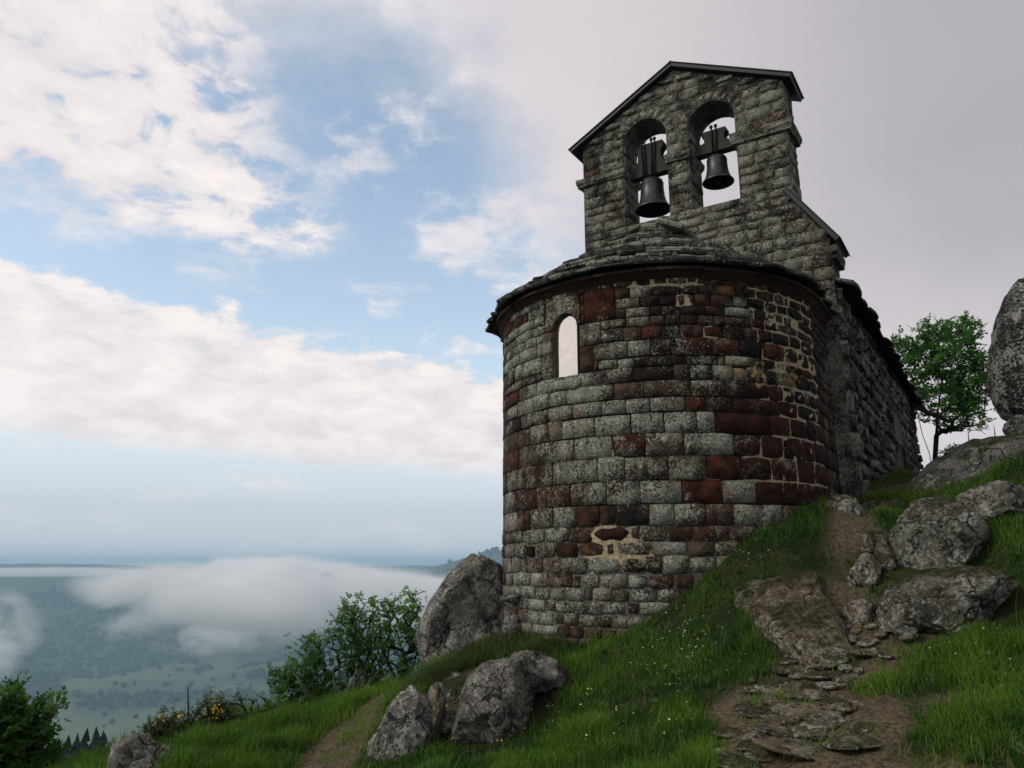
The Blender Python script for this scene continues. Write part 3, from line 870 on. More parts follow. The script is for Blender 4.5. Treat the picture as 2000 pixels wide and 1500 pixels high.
def make_gable():
    outer = [(-2.05, -1.6), (2.38, -1.6), (2.38, 4.63), (GR, 5.30), (GR, 7.38), (GAP_W, GAP_Z), (GL, 7.30), (GL, 4.45), (-2.05, 3.85)]
    bm = bmesh.new(); edges = []
    def loop(pts):
        vs = [bm.verts.new(CH(w, SG + .004, z)) for w, z in pts]
        for i in range(len(vs)): edges.append(bm.edges.new((vs[i], vs[(i + 1) % len(vs)])))
    loop(outer)
    for a, b, zs in OPEN:
        r = (b - a) / 2; c = (a + b) / 2
        loop([(a, SILL), (b, SILL)] + [(c + r * cos(t), zs + r * sin(t)) for t in np.linspace(0, pi, 17)])
    bmesh.ops.triangle_fill(bm, edges=edges, use_beauty=True)
    ret = bmesh.ops.extrude_face_region(bm, geom=bm.faces[:])
    bmesh.ops.translate(bm, verts=[g for g in ret['geom'] if isinstance(g, bmesh.types.BMVert)], vec=AX * (GTH - .004))
    wall = obj_bm('bell_gable', bm, MAT['gable_mortar'], chapel); wall.color = (.04, .035, .028, .76)

    def put(mapf, u0, u1, v0, v1, proud=None, name='gable_stone', par=wall, lich=None, edge=.009, rough=.006, gap=.0028):
        P_, f_, q_ = stone_vf(mapf, u0, u1, v0, v1,   .004 + abs(rng.normal(0, .006)) if proud is None else proud, gap, rough=rough, edge=edge, bev=.010, dens=.13, corner=.015, drop=0.0)
        o = stone_obj(name, P_, f_, q_, MAT['gable_stone'], par); q = rng.uniform(.7, 1.25)
        red = rng.random() < .025
        o.color = ((.075 if red else .055) * q, (.038 if red else .048) * q, (.028 if red else .036) * q, (.6 if red else rng.uniform(.78, 1.0)) if lich is None else lich)
        return o
    # courses
    z = 3.30
    while z < 8.1:
        h = rng.uniform(.13, .24)
        if z < SILL < z + h + .06: h = SILL - z
        if z < 6.50 < z + h + .05: h = 6.50 - z
        elif 6.49 < z < 6.6: h = .15
        zt = z + h
        if zt > 8.12: break
        lo = GL if z > 3.8 else -2.05
        if z < 4.63: hi = 2.38
        elif z < 5.30: hi = 2.38 - (min(zt, 5.3) - 4.63) / .67 * .45
        else: hi = GR
        if zt > 7.30:
            lo = max(lo, GL + (zt - 7.30) / (GAP_Z - 7.30) * (GAP_W - GL)); 
        if zt > 7.38: hi = min(hi, GR - (zt - 7.38) / (GAP_Z - 7.38) * (GR - GAP_W))
        iv = [(lo, hi)]
        for a, b, zs in OPEN:
            r = (b - a) / 2; c = (a + b) / 2
            if zt <= SILL + .01 or z > zs + r + .2: continue
            if zt <= zs: oa, ob = a, b
            else:
                ro = r + .185; dz = max(0, z - zs); wv = sqrt(max(0, ro * ro - dz * dz)); oa, ob = c - wv, c + wv
            iv = [s for p, q in iv for s in ([(p, min(q, oa))] if p < oa else []) + ([(max(p, ob), q)] if q > ob else [])]
        imp = abs(z - 6.50) < .02
        for p, q in iv:
            if q - p < .06: continue
            if imp: continue
            u = p
            while u < q - .02:
                w = rng.uniform(.18, .52)
                if q - (u + w) < .14: w = q - u
                apx = px_of(gable(u + w / 2, zt, 0))
                put(gable, u, u + w, z + rng.normal(0, .006), zt + rng.normal(0, .006))
                u += w
        z = zt
    # voussoirs of the two arches
    for a, b, zs in OPEN:
        r = (b - a) / 2; c = (a + b) / 2; rm = r + .09; k = 11
        for i in range(k):
            f = lambda u, v, d: gable(c - cos(u / rm) * v, zs + sin(u / rm) * v, d)
            put(f, pi * rm * i / k, pi * rm * (i + 1) / k, r - .004, r + .175 + rng.normal(0, .012), name='voussoir', edge=.007)
        # jamb stones in the reveal that faces right
        z = SILL
        while z < zs:
            h = min(rng.uniform(.16, .3), zs - z); s = SG + .01
            while s < SG + GTH - .03:
                w = min(rng.uniform(.25, .45), SG + GTH - s)
                put(lambda u, v, d: CH(a + d, u, v), s, s + w, z, z + h, name='jamb_stone', edge=.01); s += w
            z += h
    # stones of the right-hand end
    z = 5.30
    while z < 7.3:
        h = min(rng.uniform(.15, .26), 7.36 - z); s = SG
        while s < SG + GTH - .02:
            w = min(rng.uniform(.3, .55), SG + GTH - s)
            put(lambda u, v, d: CH(GR + d, u, v), s, s + w, z, z + h, name='end_stone'); s += w
        z += h
    # imposts
    def block(w0, w1, z0, z1, s0, s1, name='impost', col=(.06, .058, .045, .8)):
        c = CH((w0 + w1) / 2, (s0 + s1) / 2, (z0 + z1) / 2)
        bm = bmesh.new(); v, f = box_vf(c, UX, AX, UP, (w1 - w0) / 2, (s1 - s0) / 2, (z1 - z0) / 2)
        vs = [bm.verts.new(p) for p in v]
        for q in f: bm.faces.new([vs[i] for i in q])
        bmesh.ops.subdivide_edges(bm, edges=bm.edges[:], cuts=3, use_grid_fill=True)
        for vv in bm.verts: vv.co += Vector(rng.normal(0, .007, 3))
        # chamfer the underside
        for vv in bm.verts:
            if vv.co.z < z0 + (z1 - z0) * .3:
                d = Vector(c) - vv.co; d.z = 0; vv.co += d.normalized() * .035
        o = obj_bm(name, bm, MAT['gable_stone'], wall, smooth=False); o.color = col; return o
    block(GL - .12, -.74, 6.50, 6.645, SG - .07, SG + GTH + .05)
    block(-.035, .42, 6.50, 6.645, SG - .07, SG + GTH + .05)
    block(1.06, GR + .10, 6.50, 6.665, SG - .08, SG + GTH + .05)
    block(2.20, 2.47, 4.30, 4.50, SG - .03, SG + GTH, 'corbel')
    # metal copings
    def coping(p0, p1, name):
        """sheet along the slope from p0 to p1, thick edge, overhanging both faces"""
        d = np.array([p1[0] - p0[0], p1[1] - p0[1]]); L = hypot(*d); d /= L; nrm = np.array([-d[1], d[0]])
        if nrm[1] < 0: nrm = -nrm
        bm = bmesh.new()
        ring = []
        for s in (SG - .10, SG + GTH + .10):
            for p in (p0 - d * .04 * (name == 'coping'), p1):
                for t in (0.0, .062):
                    q = np.array(p) + nrm * t; ring.append(bm.verts.new(CH(q[0], s, q[1])))
        for q in [(0, 1, 3, 2), (4, 6, 7, 5), (0, 4, 5, 1), (2, 3, 7, 6), (0, 2, 6, 4), (1, 5, 7, 3)]: bm.faces.new([ring[i] for i in q])
        o = obj_bm(name, bm, MAT['coping_metal'], wall, bevel=.006)
        # upstand lip on top, the folded sheet
        bm = bmesh.new(); ring = []
        for s in (SG - .12, SG + GTH + .12):
            for p in (p0 - d * .055, p1 + d * .02):
                for t in (.0628, .076):
                    q = np.array(p) + nrm * t; ring.append(bm.verts.new(CH(q[0], s, q[1])))
        for q in [(0, 1, 3, 2), (4, 6, 7, 5), (0, 4, 5, 1), (2, 3, 7, 6), (0, 2, 6, 4), (1, 5, 7, 3)]: bm.faces.new([ring[i] for i in q])
        obj_bm('drip_sheet', bm, MAT['coping_metal'], o, bevel=.004)
    A = np.array
    coping(A([GAP_W, GAP_Z + .02]), A([-1.75, 7.32 - .10]), 'coping')
    coping(A([GAP_W + .003, GAP_Z + .02]), A([2.06, 7.385 - .055]), 'coping')
    coping(A([1.80, 5.50]), A([2.47, 4.52]), 'shoulder_coping')
    # coping bed: thin stones under the sheet
    for k in range(10):
        w = GL + .1 + k * .335
        put(gable, w, w + .31, gable_top(w + .155) - .16, gable_top(w + .155) - .05, proud=.035, name='bed_stone')


make_gable()


def make_nave():
    s0, s1, zt = SG + .02, 11.2, 3.90
    rz = 5.05
    v = [CH(w, s, z) for s in (s0 + .04, s1) for w, z in ((-2.42, -1.6), (NW - .012, -1.6), (NW - .012, zt), (0, rz - .06), (-2.42, zt))]
    f = [(0, 1, 2, 3, 4), (9, 8, 7, 6, 5)] + [(i, 5 + i, 5 + (i + 1) % 5, (i + 1) % 5) for i in range(5)]
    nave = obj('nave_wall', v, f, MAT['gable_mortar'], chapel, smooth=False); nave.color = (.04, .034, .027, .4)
    d0, d1, dz = 6.3, 7.35, 2.35      # doorway
    # corner stones, then rubble
    z = 0.3; k = 0
    def put(a, b, c, d, name='rubble_stone'):
        P_, f_, q_ = stone_vf(naveside, a, b, c, d, .012 + abs(rng.normal(0, .022)), .010, rough=.016, edge=.018, bev=.016, dens=.16, corner=.025, drop=.004)
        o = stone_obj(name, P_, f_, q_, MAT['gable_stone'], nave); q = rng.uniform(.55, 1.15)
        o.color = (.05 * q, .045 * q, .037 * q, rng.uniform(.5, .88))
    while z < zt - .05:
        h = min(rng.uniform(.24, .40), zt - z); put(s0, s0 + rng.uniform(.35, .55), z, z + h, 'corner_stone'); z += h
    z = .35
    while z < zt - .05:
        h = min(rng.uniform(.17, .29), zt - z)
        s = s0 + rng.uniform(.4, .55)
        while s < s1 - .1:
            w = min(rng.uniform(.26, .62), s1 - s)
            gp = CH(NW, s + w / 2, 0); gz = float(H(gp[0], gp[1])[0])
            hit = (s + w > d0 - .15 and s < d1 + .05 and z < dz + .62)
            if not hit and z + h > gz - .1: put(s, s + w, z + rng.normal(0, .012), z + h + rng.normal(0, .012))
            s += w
        z += h
    # doorway with a plastered patch over it
    def panel(name, a, b, c, d, t0, t1, m, par):
        v_, f_ = box_vf(CH(NW + (t0 + t1) / 2, (a + b) / 2, (c + d) / 2), UX, AX, UP, (t1 - t0) / 2, (b - a) / 2, (d - c) / 2)
        return obj(name, v_, f_, m, par, smooth=False)
    panel('plaster_patch', d0 - .1, d1, dz + .02, dz + .58, -.05, .012, MAT['plaster'], nave)
    door = panel('door', d0, d1, .6, dz, -.06, -.004, MAT['door_wood'], nave)
    for a, b, c, d in ((d0 - .12, d0 - .002, .6, dz), (d1 + .002, d1 + .10, .6, dz)): panel('door_jamb', a, b, c, d, -.05, .035, MAT['gable_mortar'], door).color = (.04, .034, .027, .5)
    # stone slab roof
    ov = .26; ez = zt + .02; sl = (rz - zt) / NW
    v = []
    for s in (s0, s1 + .15):
        for w, z in ((NW + ov - .05, ez - ov * sl * .6), (0, rz + .02), (-NW - ov, ez - ov * sl * .6)): v += [CH(w, s, z), CH(w, s, z + .03)]
    f = [(0, 6, 8, 2), (1, 3, 9, 7), (0, 1, 7, 6), (2, 8, 10, 4), (3, 5, 11, 9), (4, 10, 11, 5), (0, 2, 3, 1), (2, 4, 5, 3), (6, 7, 9, 8), (8, 9, 11, 10)]
    roof = obj('nave_roof', v, f, MAT['slab_core'], chapel, smooth=False)
    for row in range(4):
        s = s0 - (.0 if row == 0 else .02)
        while s < s1 + .1:
            w = rng.uniform(.35, .85); L = .5; th = rng.uniform(.035, .065)
            e = NW + ov + rng.normal(0, .035) - row * .33
            zz = ez + .045 + (NW - e) * sl * .92 + row * .012
            pts = [(s + .004, e - L), (s + .006, e - .04), (s + w * .3, e + rng.normal(0, .02)), (s + w * .7, e + rng.normal(0, .02)), (s + w - .008, e - .05), (s + w - .004, e - L)]
            zf = lambda e_: zz + (e - e_) * (sl * .8)
            bot = [CH(e_, s_, zf(e_)) for s_, e_ in pts]; top = [CH(e_, s_, zf(e_) + th + rng.normal(0, .006)) for s_, e_ in pts]; n = 6
            o = obj('roof_slab', bot + top, [tuple(range(n)), tuple(range(n, 2 * n))[::-1]] + [(i, n + i, n + (i + 1) % n, (i + 1) % n) for i in range(n)], MAT['slab_stone'], roof, smooth=False)
            q = rng.uniform(.5, 1); o.color = (.06 * q, .057 * q, .048 * q, rng.uniform(0, .5)); s += w


make_nave()


def lathe(prof, c, seg=36):
    v = [(c[0] + r * cos(t), c[1] + r * sin(t), c[2] + z) for r, z in prof for t in np.arange(seg) * 2 * pi / seg]
    f = [(i * seg + j, i * seg + (j + 1) % seg, (i + 1) * seg + (j + 1) % seg, (i + 1) * seg + j) for i in range(len(prof) - 1) for j in range(seg)]
    return v, f


def make_bell(w, ztop, Rb, Hb, ow, yoke_h, yw, rods, label):
    """w: position along the gable; ow: ends of the beam in the jambs"""
    s = SG + GTH / 2; c = CH(w, s, ztop)
    root = tag(empty('bell', CH(w, s, ztop - Hb)), label, 'bell', 'bells in the open gable')
    k = Rb; h = Hb
    out = [(0, 0), (.30 * k, 0), (.48 * k, -.02 * h), (.60 * k, -.07 * h), (.625 * k, -.14 * h), (.65 * k, -.15 * h), (.65 * k, -.18 * h), (.635 * k, -.20 * h), (.655 * k, -.40 * h), (.69 * k, -.58 * h), (.75 * k, -.73 * h), (.78 * k, -.76 * h), (.79 * k, -.785 * h), (.83 * k, -.84 * h), (.96 * k, -.945 * h), (1.0 * k, -.975 * h), (.995 * k, -h)]
    body = obj('body', *lathe(out, c), MAT['bronze'], root)
    inn = [(.995 * k, -h), (.93 * k, -.985 * h), (.72 * k, -.80 * h), (.56 * k, -.5 * h), (.50 * k, -.15 * h), (0, -.08 * h)]
    obj('inside', *lathe(inn, c + UP * .0005), MAT['bell_inside'], root)
    parts = [tube([c + UP * -.1 * h, c + UP * -.88 * h], .014, 8), tube([c + UP * -.84 * h, c + UP * -.90 * h, c + UP * -1.0 * h, c + UP * -1.04 * h], [.02, .055, .05, .02], 10)]
    obj('clapper', *join(parts), MAT['iron'], root)
    parts = []
    for q in (-.10, .0, .10): parts.append(tube([c + UX * q * k * 2, c + UX * q * 2.2 * k + UP * .05, c + UX * q * 1.6 * k + UP * .1], .016, 6))
    obj('crown_loops', *join(parts), MAT['iron'], root)
    # wooden headstock: waisted block on a beam
    a, b = ow[0] - w, ow[1] - w; z0 = .06
    prof = [(a, z0), (b, z0), (b, z0 + .11), (yw * 1.22, z0 + .14), (yw * .98, z0 + .2), (yw * .80, z0 + yoke_h * .48), (yw * .78, z0 + yoke_h * .66), (yw * .84, z0 + yoke_h * .74), (yw * 1.04, z0 + yoke_h * .80), (yw * 1.06, z0 + yoke_h * .92), (yw * .98, z0 + yoke_h)]
    prof += [(-x, z) for x, z in prof[:3:-1]] + [(-yw * 1.22, z0 + .14), (a, z0 + .11)]
    bm = bmesh.new(); n = len(prof)
    for q in (-.085, .085): [bm.verts.new(CH(w + x, s + q, ztop + z)) for x, z in prof]
    bm.verts.ensure_lookup_table()
    bm.faces.new([bm.verts[i] for i in range(n)]); bm.faces.new([bm.verts[n + i] for i in range(n)][::-1])
    for i in range(n): bm.faces.new((bm.verts[i], bm.verts[(i + 1) % n], bm.verts[n + (i + 1) % n], bm.verts[n + i]))
    hs = obj_bm('headstock', bm, MAT['old_wood'], root, bevel=.008)
    for q in rods:
        p0, p1 = CH(w + q * .75, s - .105, ztop + .0), CH(w + q, s - .105, ztop + yoke_h + .06)
        v, f = join([tube([p0, p1, p1 + UP * .07], .014, 6), tube([p1 + UP * .02, p1 + UP * .06], .028, 6)])
        obj('strap', v, f, MAT['iron'], hs)
    for q in (a, b):
        p = CH(w + q, s, ztop + z0 + .05)
        obj('axle', *tube([p - UX * .12, p + UX * .12], .025, 8), MAT['iron'], root)
    return root


b1 = make_bell(-.40, 6.47, .305, .57, (-.74, -.04), .60, .255, (-.13, -.07, .06, .12), 'larger bronze bell with tall wooden yoke in the left arch of the bell gable')
obj('pull_wire', *tube([CH(-.37, SG + .4, 5.86), CH(-.33, SG + .38, 5.74), CH(-.30, SG + .3, 5.60)], .006, 4), MAT['iron'], b1)
make_bell(.74, 6.56, .255, .47, (.42, 1.11), .40, .20, (-.03, .045), 'smaller bronze bell with low wooden yoke in the right arch of the bell gable')

# ------------------------------------------------------------------ rocks
ROCKS = []           # (centre, 3x3 frame scaled by radii) for keeping grass off them
_ico = {}


def ico(sub):
    if sub not in _ico:
        bm = bmesh.new(); bmesh.ops.create_icosphere(bm, subdivisions=sub, radius=1)
        _ico[sub] = (np.array([v.co[:] for v in bm.verts]), np.array([[v.index for v in f.verts] for f in bm.faces])); bm.free()
    return _ico[sub]


def rock_pts(seed, sub, cuts, amp, flat=.82, frq=1.3):
    g = np.random.default_rng(seed); v, f = ico(sub); v = v.copy()
    v = np.sign(v) * np.abs(v) ** flat; v /= (np.linalg.norm(v, axis=1)[:, None] ** .5)
    for k in range(cuts):
        n = g.normal(0, 1, 3); n /= np.linalg.norm(n); o = g.uniform(.56, .86)
        v -= np.maximum(0, v @ n - o)[:, None] * n * .97
    d = fbm(v * frq + seed * 3.1, 4, .55); v *= (1 + amp * 1.6 * d)[:, None]
    return v, f


def rock(label, px, py, d, hw, hh, dep, roll=0, pitch=0, seed=1, cuts=15, amp=.10, col=(1, 1, 1), moss=.45, sub=5, name='boulder', group='boulders around the chapel', zoff=0):
    c = at(px, py, d) + UP * zoff; k = d / 1560.0
    rad = np.array([hw * k, dep, hh * k]); az = atan2(c[0], c[1])
    M = np.array((Matrix.Rotation(-az, 3, 'Z') @ Matrix.Rotation(radians(roll), 3, 'Y') @ Matrix.Rotation(radians(pitch), 3, 'X')).to_3x3())
    v, f = rock_pts(seed, sub, cuts, amp)
    w = (v * rad) @ M.T
    nrm = w / np.linalg.norm(w, axis=1)[:, None]
    w += nrm * (.060 * fbm((w + c) * 2.6, 5, .65) + .032 * fbm((w + c) * 12, 3, .7))[:, None]
    # cracks
    cr = np.abs(fbm((w + c) * np.array([1.6, 1.6, 2.4]) + 40 + seed, 3)); w -= nrm * (.075 * np.exp(-(cr / .03) ** 2))[:, None]
    o = obj(name, w + c, f, MAT['rock'], None); o.color = (*col, moss)
    ROCKS.append((c, np.linalg.inv(M * rad)))
    return tag(o, label, 'rock', group)


rock('tall leaning lichen-covered boulder against the left side of the round apse', 918, 1232, 11.5, 98, 172, 1.1, roll=34, seed=3, amp=.10, moss=.42)
rock('broad mossy bedrock ledge between the leaning boulder and the front boulders', 905, 1372, 9.0, 120, 60, .55, roll=-25, seed=61, amp=.1, moss=.62)
rock('pale bedrock mass filling the gap behind the upright and broad front boulders', 875, 1432, 8.35, 112, 100, .5, roll=30, seed=71, amp=.08, cuts=13, moss=.5)
rock('upright grey boulder at the lower left end of the rock row, beside the dirt path', 783, 1440, 7.75, 66, 128, .5, roll=14, seed=11, amp=.12, moss=.35)
rock('narrow brownish rock wedged between the two front boulders', 842, 1425, 7.85, 24, 88, .3, roll=10, seed=12, cuts=7, col=(1.25, 1.1, .85), moss=.5, sub=4)
rock('broad sloping boulder with a white lichen patch in front of the apse', 968, 1402, 7.8, 92, 130, .6, roll=52, seed=14, amp=.10, moss=.36)
rock('low rounded rock at the upper end of the front boulders, below the apse wall', 1040, 1316, 8.2, 84, 58, .45, roll=-12, seed=16, amp=.12, moss=.42)
rock('squat rounded boulder with pale lichen beside the path on the right', 1862, 1184, 7.9, 112, 64, .6, roll=-12, seed=20, amp=.08, cuts=9, moss=.62, col=(.9, .88, .8))
rock('large domed boulder above the squat one, right of the stone steps', 1822, 1078, 9.1, 98, 108, .7, roll=24, seed=27, amp=.08, cuts=9, moss=.54, col=(.82, .82, .77))
rock('flat lichen-covered rock at the right edge of the picture, above the turf', 1962, 992, 9.6, 78, 46, .5, roll=-10, seed=26, amp=.12, moss=.45)
rock('long bare bedrock hump rising to the right behind the boulders', 1945, 935, 11.8, 175, 70, 1.1, roll=-22, seed=31, amp=.06, cuts=5, moss=.62)
rock('tall dark rock tower standing at the right edge of the picture', 2048, 715, 13.6, 84, 168, .9, roll=6, seed=34, amp=.12, moss=.36, col=(.30, .30, .32))
rock('small dark block under the foot of the tall rock tower', 1985, 838, 13.0, 24, 22, .25, seed=35, cuts=7, moss=.2, sub=3, col=(.7, .7, .75))
rock('worn brown rock slab filling the path below the apse', 1548, 1180, 8.35, 135, 75, 1.35, roll=-10, pitch=24, seed=38, amp=.06, cuts=5, col=(.85, .72, .46), moss=.55, zoff=-.17)
rock('flat worn rock lying in the middle of the path below the brown slab', 1590, 1345, 6.95, 92, 34, .5, roll=-5, pitch=10, seed=73, amp=.06, cuts=6, col=(.85, .74, .5), moss=.5, zoff=-.09)
rock('flat stepping rock at the top of the path by the nave wall', 1748, 968, 12.0, 66, 20, .45, roll=-3, seed=41, cuts=8, moss=.66, col=(.9, .85, .7), sub=4, group='rock steps on the path')
rock('dark ledge rock forming the step below the topmost one', 1712, 1000, 10.9, 52, 22, .35, roll=-6, seed=42, cuts=8, moss=.55, col=(.8, .75, .62), sub=4, group='rock steps on the path')
rock('small flat step rock between the brown slab and the ledge', 1735, 1032, 10.0, 44, 15, .25, seed=43, cuts=8, moss=.5, col=(.9, .8, .62), sub=4, group='rock steps on the path')
rock('brown broken rock lining the right side of the brown slab', 1690, 1140, 8.7, 34, 70, .3, roll=10, seed=44, cuts=9, moss=.5, col=(.85, .75, .6), sub=4)
rock('long mossy rock edging the dirt between the brown slab and the domed boulder', 1722, 1085, 9.0, 30, 44, .35, roll=-12, seed=63, cuts=9, moss=.6, col=(.8, .74, .6), sub=4)
rock('low brown rock in the gully below the steps', 1668, 1062, 9.5, 34, 24, .25, roll=8, seed=64, cuts=9, moss=.5, col=(.85, .75, .58), sub=4)
rock('broken brown rock at the foot of the gully beside the brown slab', 1680, 1200, 8.1, 40, 26, .25, roll=-5, seed=65, cuts=9, moss=.45, col=(.8, .62, .45), sub=4)
rock('grey rock at the right foot of the apse wall', 1640, 1020, 9.9, 42, 50, .3, roll=20, seed=46, cuts=9, moss=.5, col=(.9, .88, .8), sub=4)
rock('small pale-topped stone below the squat boulder', 1768, 1236, 7.5, 26, 18, .14, seed=48, cuts=6, moss=.4, sub=4)
rock('small pointed grey rock in the grass at the bottom left', 256, 1500, 8.6, 64, 48, .35, roll=-8, seed=52, cuts=6, moss=.3, amp=.1)
rock('thin pale ledge stone jutting from the left foot of the apse', 1012, 1168, 10.0, 32, 12, .25, roll=8, seed=55, cuts=7, moss=.2, sub=4)
rock('lichen-spotted stone block under the ledge stone at the apse foot', 998, 1228, 9.95, 20, 24, .2, seed=56, cuts=7, moss=.3, sub=4)

# stones set into the footpath: pieces of the ground, a few shared meshes
PS = []
for k in range(7):
    v, f = rock_pts(70 + k, 2, 7, .2, .75); PS.append(mesh_np('path_stone', v, f, True)); PS[-1].materials.append(MAT['rock'])
spots = [(1485, 1385, 32, 10), (1424, 1422, 28, 14), (1462, 1462, 22, 13), (1600, 1365, 26, 10), (1558, 1398, 34, 12), (1612, 1424, 36, 14), (1536, 1452, 46, 12), (1622, 1448, 20, 14), (1560, 1486, 62, 10), (1660, 1484, 40, 10),
         (1442, 1492, 40, 20), (1652, 1330, 20, 9), (1600, 1325, 26, 10), (1632, 1300, 24, 9), (1608, 1285, 18, 8), (1690, 1293, 28, 10), (1585, 1350, 20, 8), (1640, 1385, 26, 10), (1520, 1420, 20, 9), (1585, 1445, 18, 8), (1655, 1410, 16, 8), (1500, 1480, 26, 9), (1400, 1460, 18, 8),
         (1665, 1350, 14, 7), (1545, 1360, 16, 7), (1520, 1340, 15, 7), (1560, 1320, 18, 8), (1700, 1270, 16, 8), (1660, 1255, 22, 9), (1620, 1255, 20, 8), (1580, 1262, 22, 9), (1540, 1290, 18, 8), (1500, 1300, 16, 7), (1470, 1340, 16, 7), (1725, 1255, 12, 7), (1675, 1230, 14, 8), (1690, 1455, 20, 8), (1480, 1430, 14, 6), (1600, 1470, 15, 6), (1640, 1350, 12, 6)]
_g = np.random.default_rng(5)
for i in range(70):
    _y = _g.uniform(1240, 1500); _c = np.interp(_y, [1240, 1300, 1400, 1500], [1630, 1590, 1555, 1545]); spots.append((_c + _g.normal(0, 62), _y, _g.uniform(7, 20), 7))
for i, (px, py, hw, hh) in enumerate(spots):
    d = float(np.interp(py, [1225, 1290, 1400, 1500], [7.9, 7.3, 6.3, 5.45])); c = at(px, py, d); z = float(H(c[0], c[1])[0])
    o = link('path_stone', PS[i % 7], None, ground, (c[0], c[1], z + .018)); k = d / 1560
    o.scale = (hw * k * 1.35, hw * k * rng.uniform(.8, 1.3), .026 + hh * k * .16); o.rotation_euler = (rng.normal(.08, .08), rng.normal(-.05, .08), rng.uniform(-.5, .5))
    q = rng.uniform(.75, 1.2); o.color = (q * .98, q * .86, q * .60, rng.uniform(.35, .64))

# ------------------------------------------------------------------ trees and shrubs


def tree(name, label, cat, base, trunks, lumps, d, n, leaf, tint=(0, 1), lr=.22, ncl=3, r0=.08, pairs=3, lw=.32, seed=1, group=None, extra=None, twig=.012, depth=None, upb=.3, seg=6):
    g = np.random.default_rng(seed)
    base = np.asarray(base, float)
    root = tag(empty(name, base), label, cat, group)
    nodes, par = [], []
    for tr in trunks:
        prev = -1
        for p in tr:
            nodes.append(np.asarray(p, float)); par.append(prev); prev = len(nodes) - 1
    # targets spread through the crown lumps
    wts = np.array([a * b for _, _, a, b in lumps], float); wts /= wts.sum(); T = []
    k = d / 1560.0
    for i in range(n):
        L = lumps[g.choice(len(lumps), p=wts)]
        v = g.normal(0, 1, 3); v /= np.linalg.norm(v); rr = g.uniform(.25, 1) ** .55
        dd = d + v[1] * rr * (depth if depth else max(L[2], 40) * k)
        T.append(at(L[0] + v[0] * rr * L[2] * (1 + g.normal(0, .12)), L[1] - v[2] * rr * L[3] * (1 + g.normal(0, .12)), dd))
    T = np.array(T); order = np.argsort(np.linalg.norm(T - base, axis=1)); tips = []
    for i in order:
        t = T[i]; A = np.array(nodes); dv = A - t
        dist = np.linalg.norm(dv, axis=1) + np.maximum(0, dv[:, 2] + .05) * 1.5
        j = int(np.argmin(dist)); p = A[j]; L = np.linalg.norm(t - p); m = 2 if L > .35 else 1
        prev = j
        for q in range(1, m + 1):
            s = q / (m + 1); nodes.append(p + (t - p) * s + g.normal(0, .05 * L, 3) + UP * .06 * L * sin(pi * s)); par.append(prev); prev = len(nodes) - 1
        nodes.append(t); par.append(prev); tips.append(len(nodes) - 1)
    N = np.array(nodes); cnt = np.zeros(len(N))
    for i in range(len(N) - 1, -1, -1):
        cnt[i] += 1
        if par[i] >= 0: cnt[par[i]] += cnt[i]
    rad = np.minimum(r0, twig * .35 * cnt ** .5 + .0025)
    V, Fc, o = [], [], 0
    for i in range(len(N)):
        if par[i] < 0: continue
        v, f = tube([N[par[i]], N[i]], [min(rad[par[i]], rad[i] * 1.6), rad[i]], seg if rad[i] > .02 else 4, False)
        V.append(v); Fc += [tuple(q + o for q in t) for t in f]; o += len(v)
    obj('trunk', np.concatenate(V), Fc, MAT['bark'], root)
    # compound leaves
    P, Q, tn = [], [], []
    for i in tips:
        for c in range(ncl):
            p = N[i] + g.normal(0, .06, 3)
            dirv = g.normal(0, 1, 3); dirv[2] = dirv[2] * .6 + upb; dirv += (N[i] - N[par[i]]) / (np.linalg.norm(N[i] - N[par[i]]) + 1e-6) * .8
            dirv /= np.linalg.norm(dirv); side = np.cross(dirv, UP + g.normal(0, .35, 3)); side /= np.linalg.norm(side) + 1e-9; nrm = np.cross(side, dirv)
            L = lr * g.uniform(.65, 1.2); tt = np.clip(g.normal(.45, .30) + (tint[1] - .5) * .0, 0, 1)
            pos = [(dirv, 1.0, 0)] + [((side * sg * .85 + dirv * .5), (m + .6) / (pairs + .6), sg) for m in range(pairs) for sg in (-1, 1)]
            for dv, fr, sg in pos:
                b = p + dirv * L * fr * .72 + (-nrm) * (L * .12 * fr * fr); dv = dv / np.linalg.norm(dv) + g.normal(0, .14, 3) - UP * .12
                ll = L * .42 * g.uniform(.8, 1.15); sw = np.cross(dv, nrm + g.normal(0, .25, 3)); sw /= np.linalg.norm(sw) + 1e-9
                P += [b, b + dv * ll * .45 + sw * ll * lw, b + dv * ll, b + dv * ll * .45 - sw * ll * lw]; tn += [tt] * 4
    P = np.array(P); Fq = np.arange(len(P)).reshape(-1, 4)
    # each compound leaf has its own random tint
    o = obj('crown', P, Fq, MAT[leaf], root, smooth=False)
    a = o.data.attributes.new('tint', 'FLOAT', 'POINT'); a.data.foreach_set('value', np.clip(np.array(tn) * (tint[1] - tint[0]) + tint[0], 0, 1).astype(np.float32))
    return root


def gpt(px, py, d, dz=0.0):
    c = at(px, py, d); return np.array([c[0], c[1], float(H(c[0], c[1])[0]) + dz])


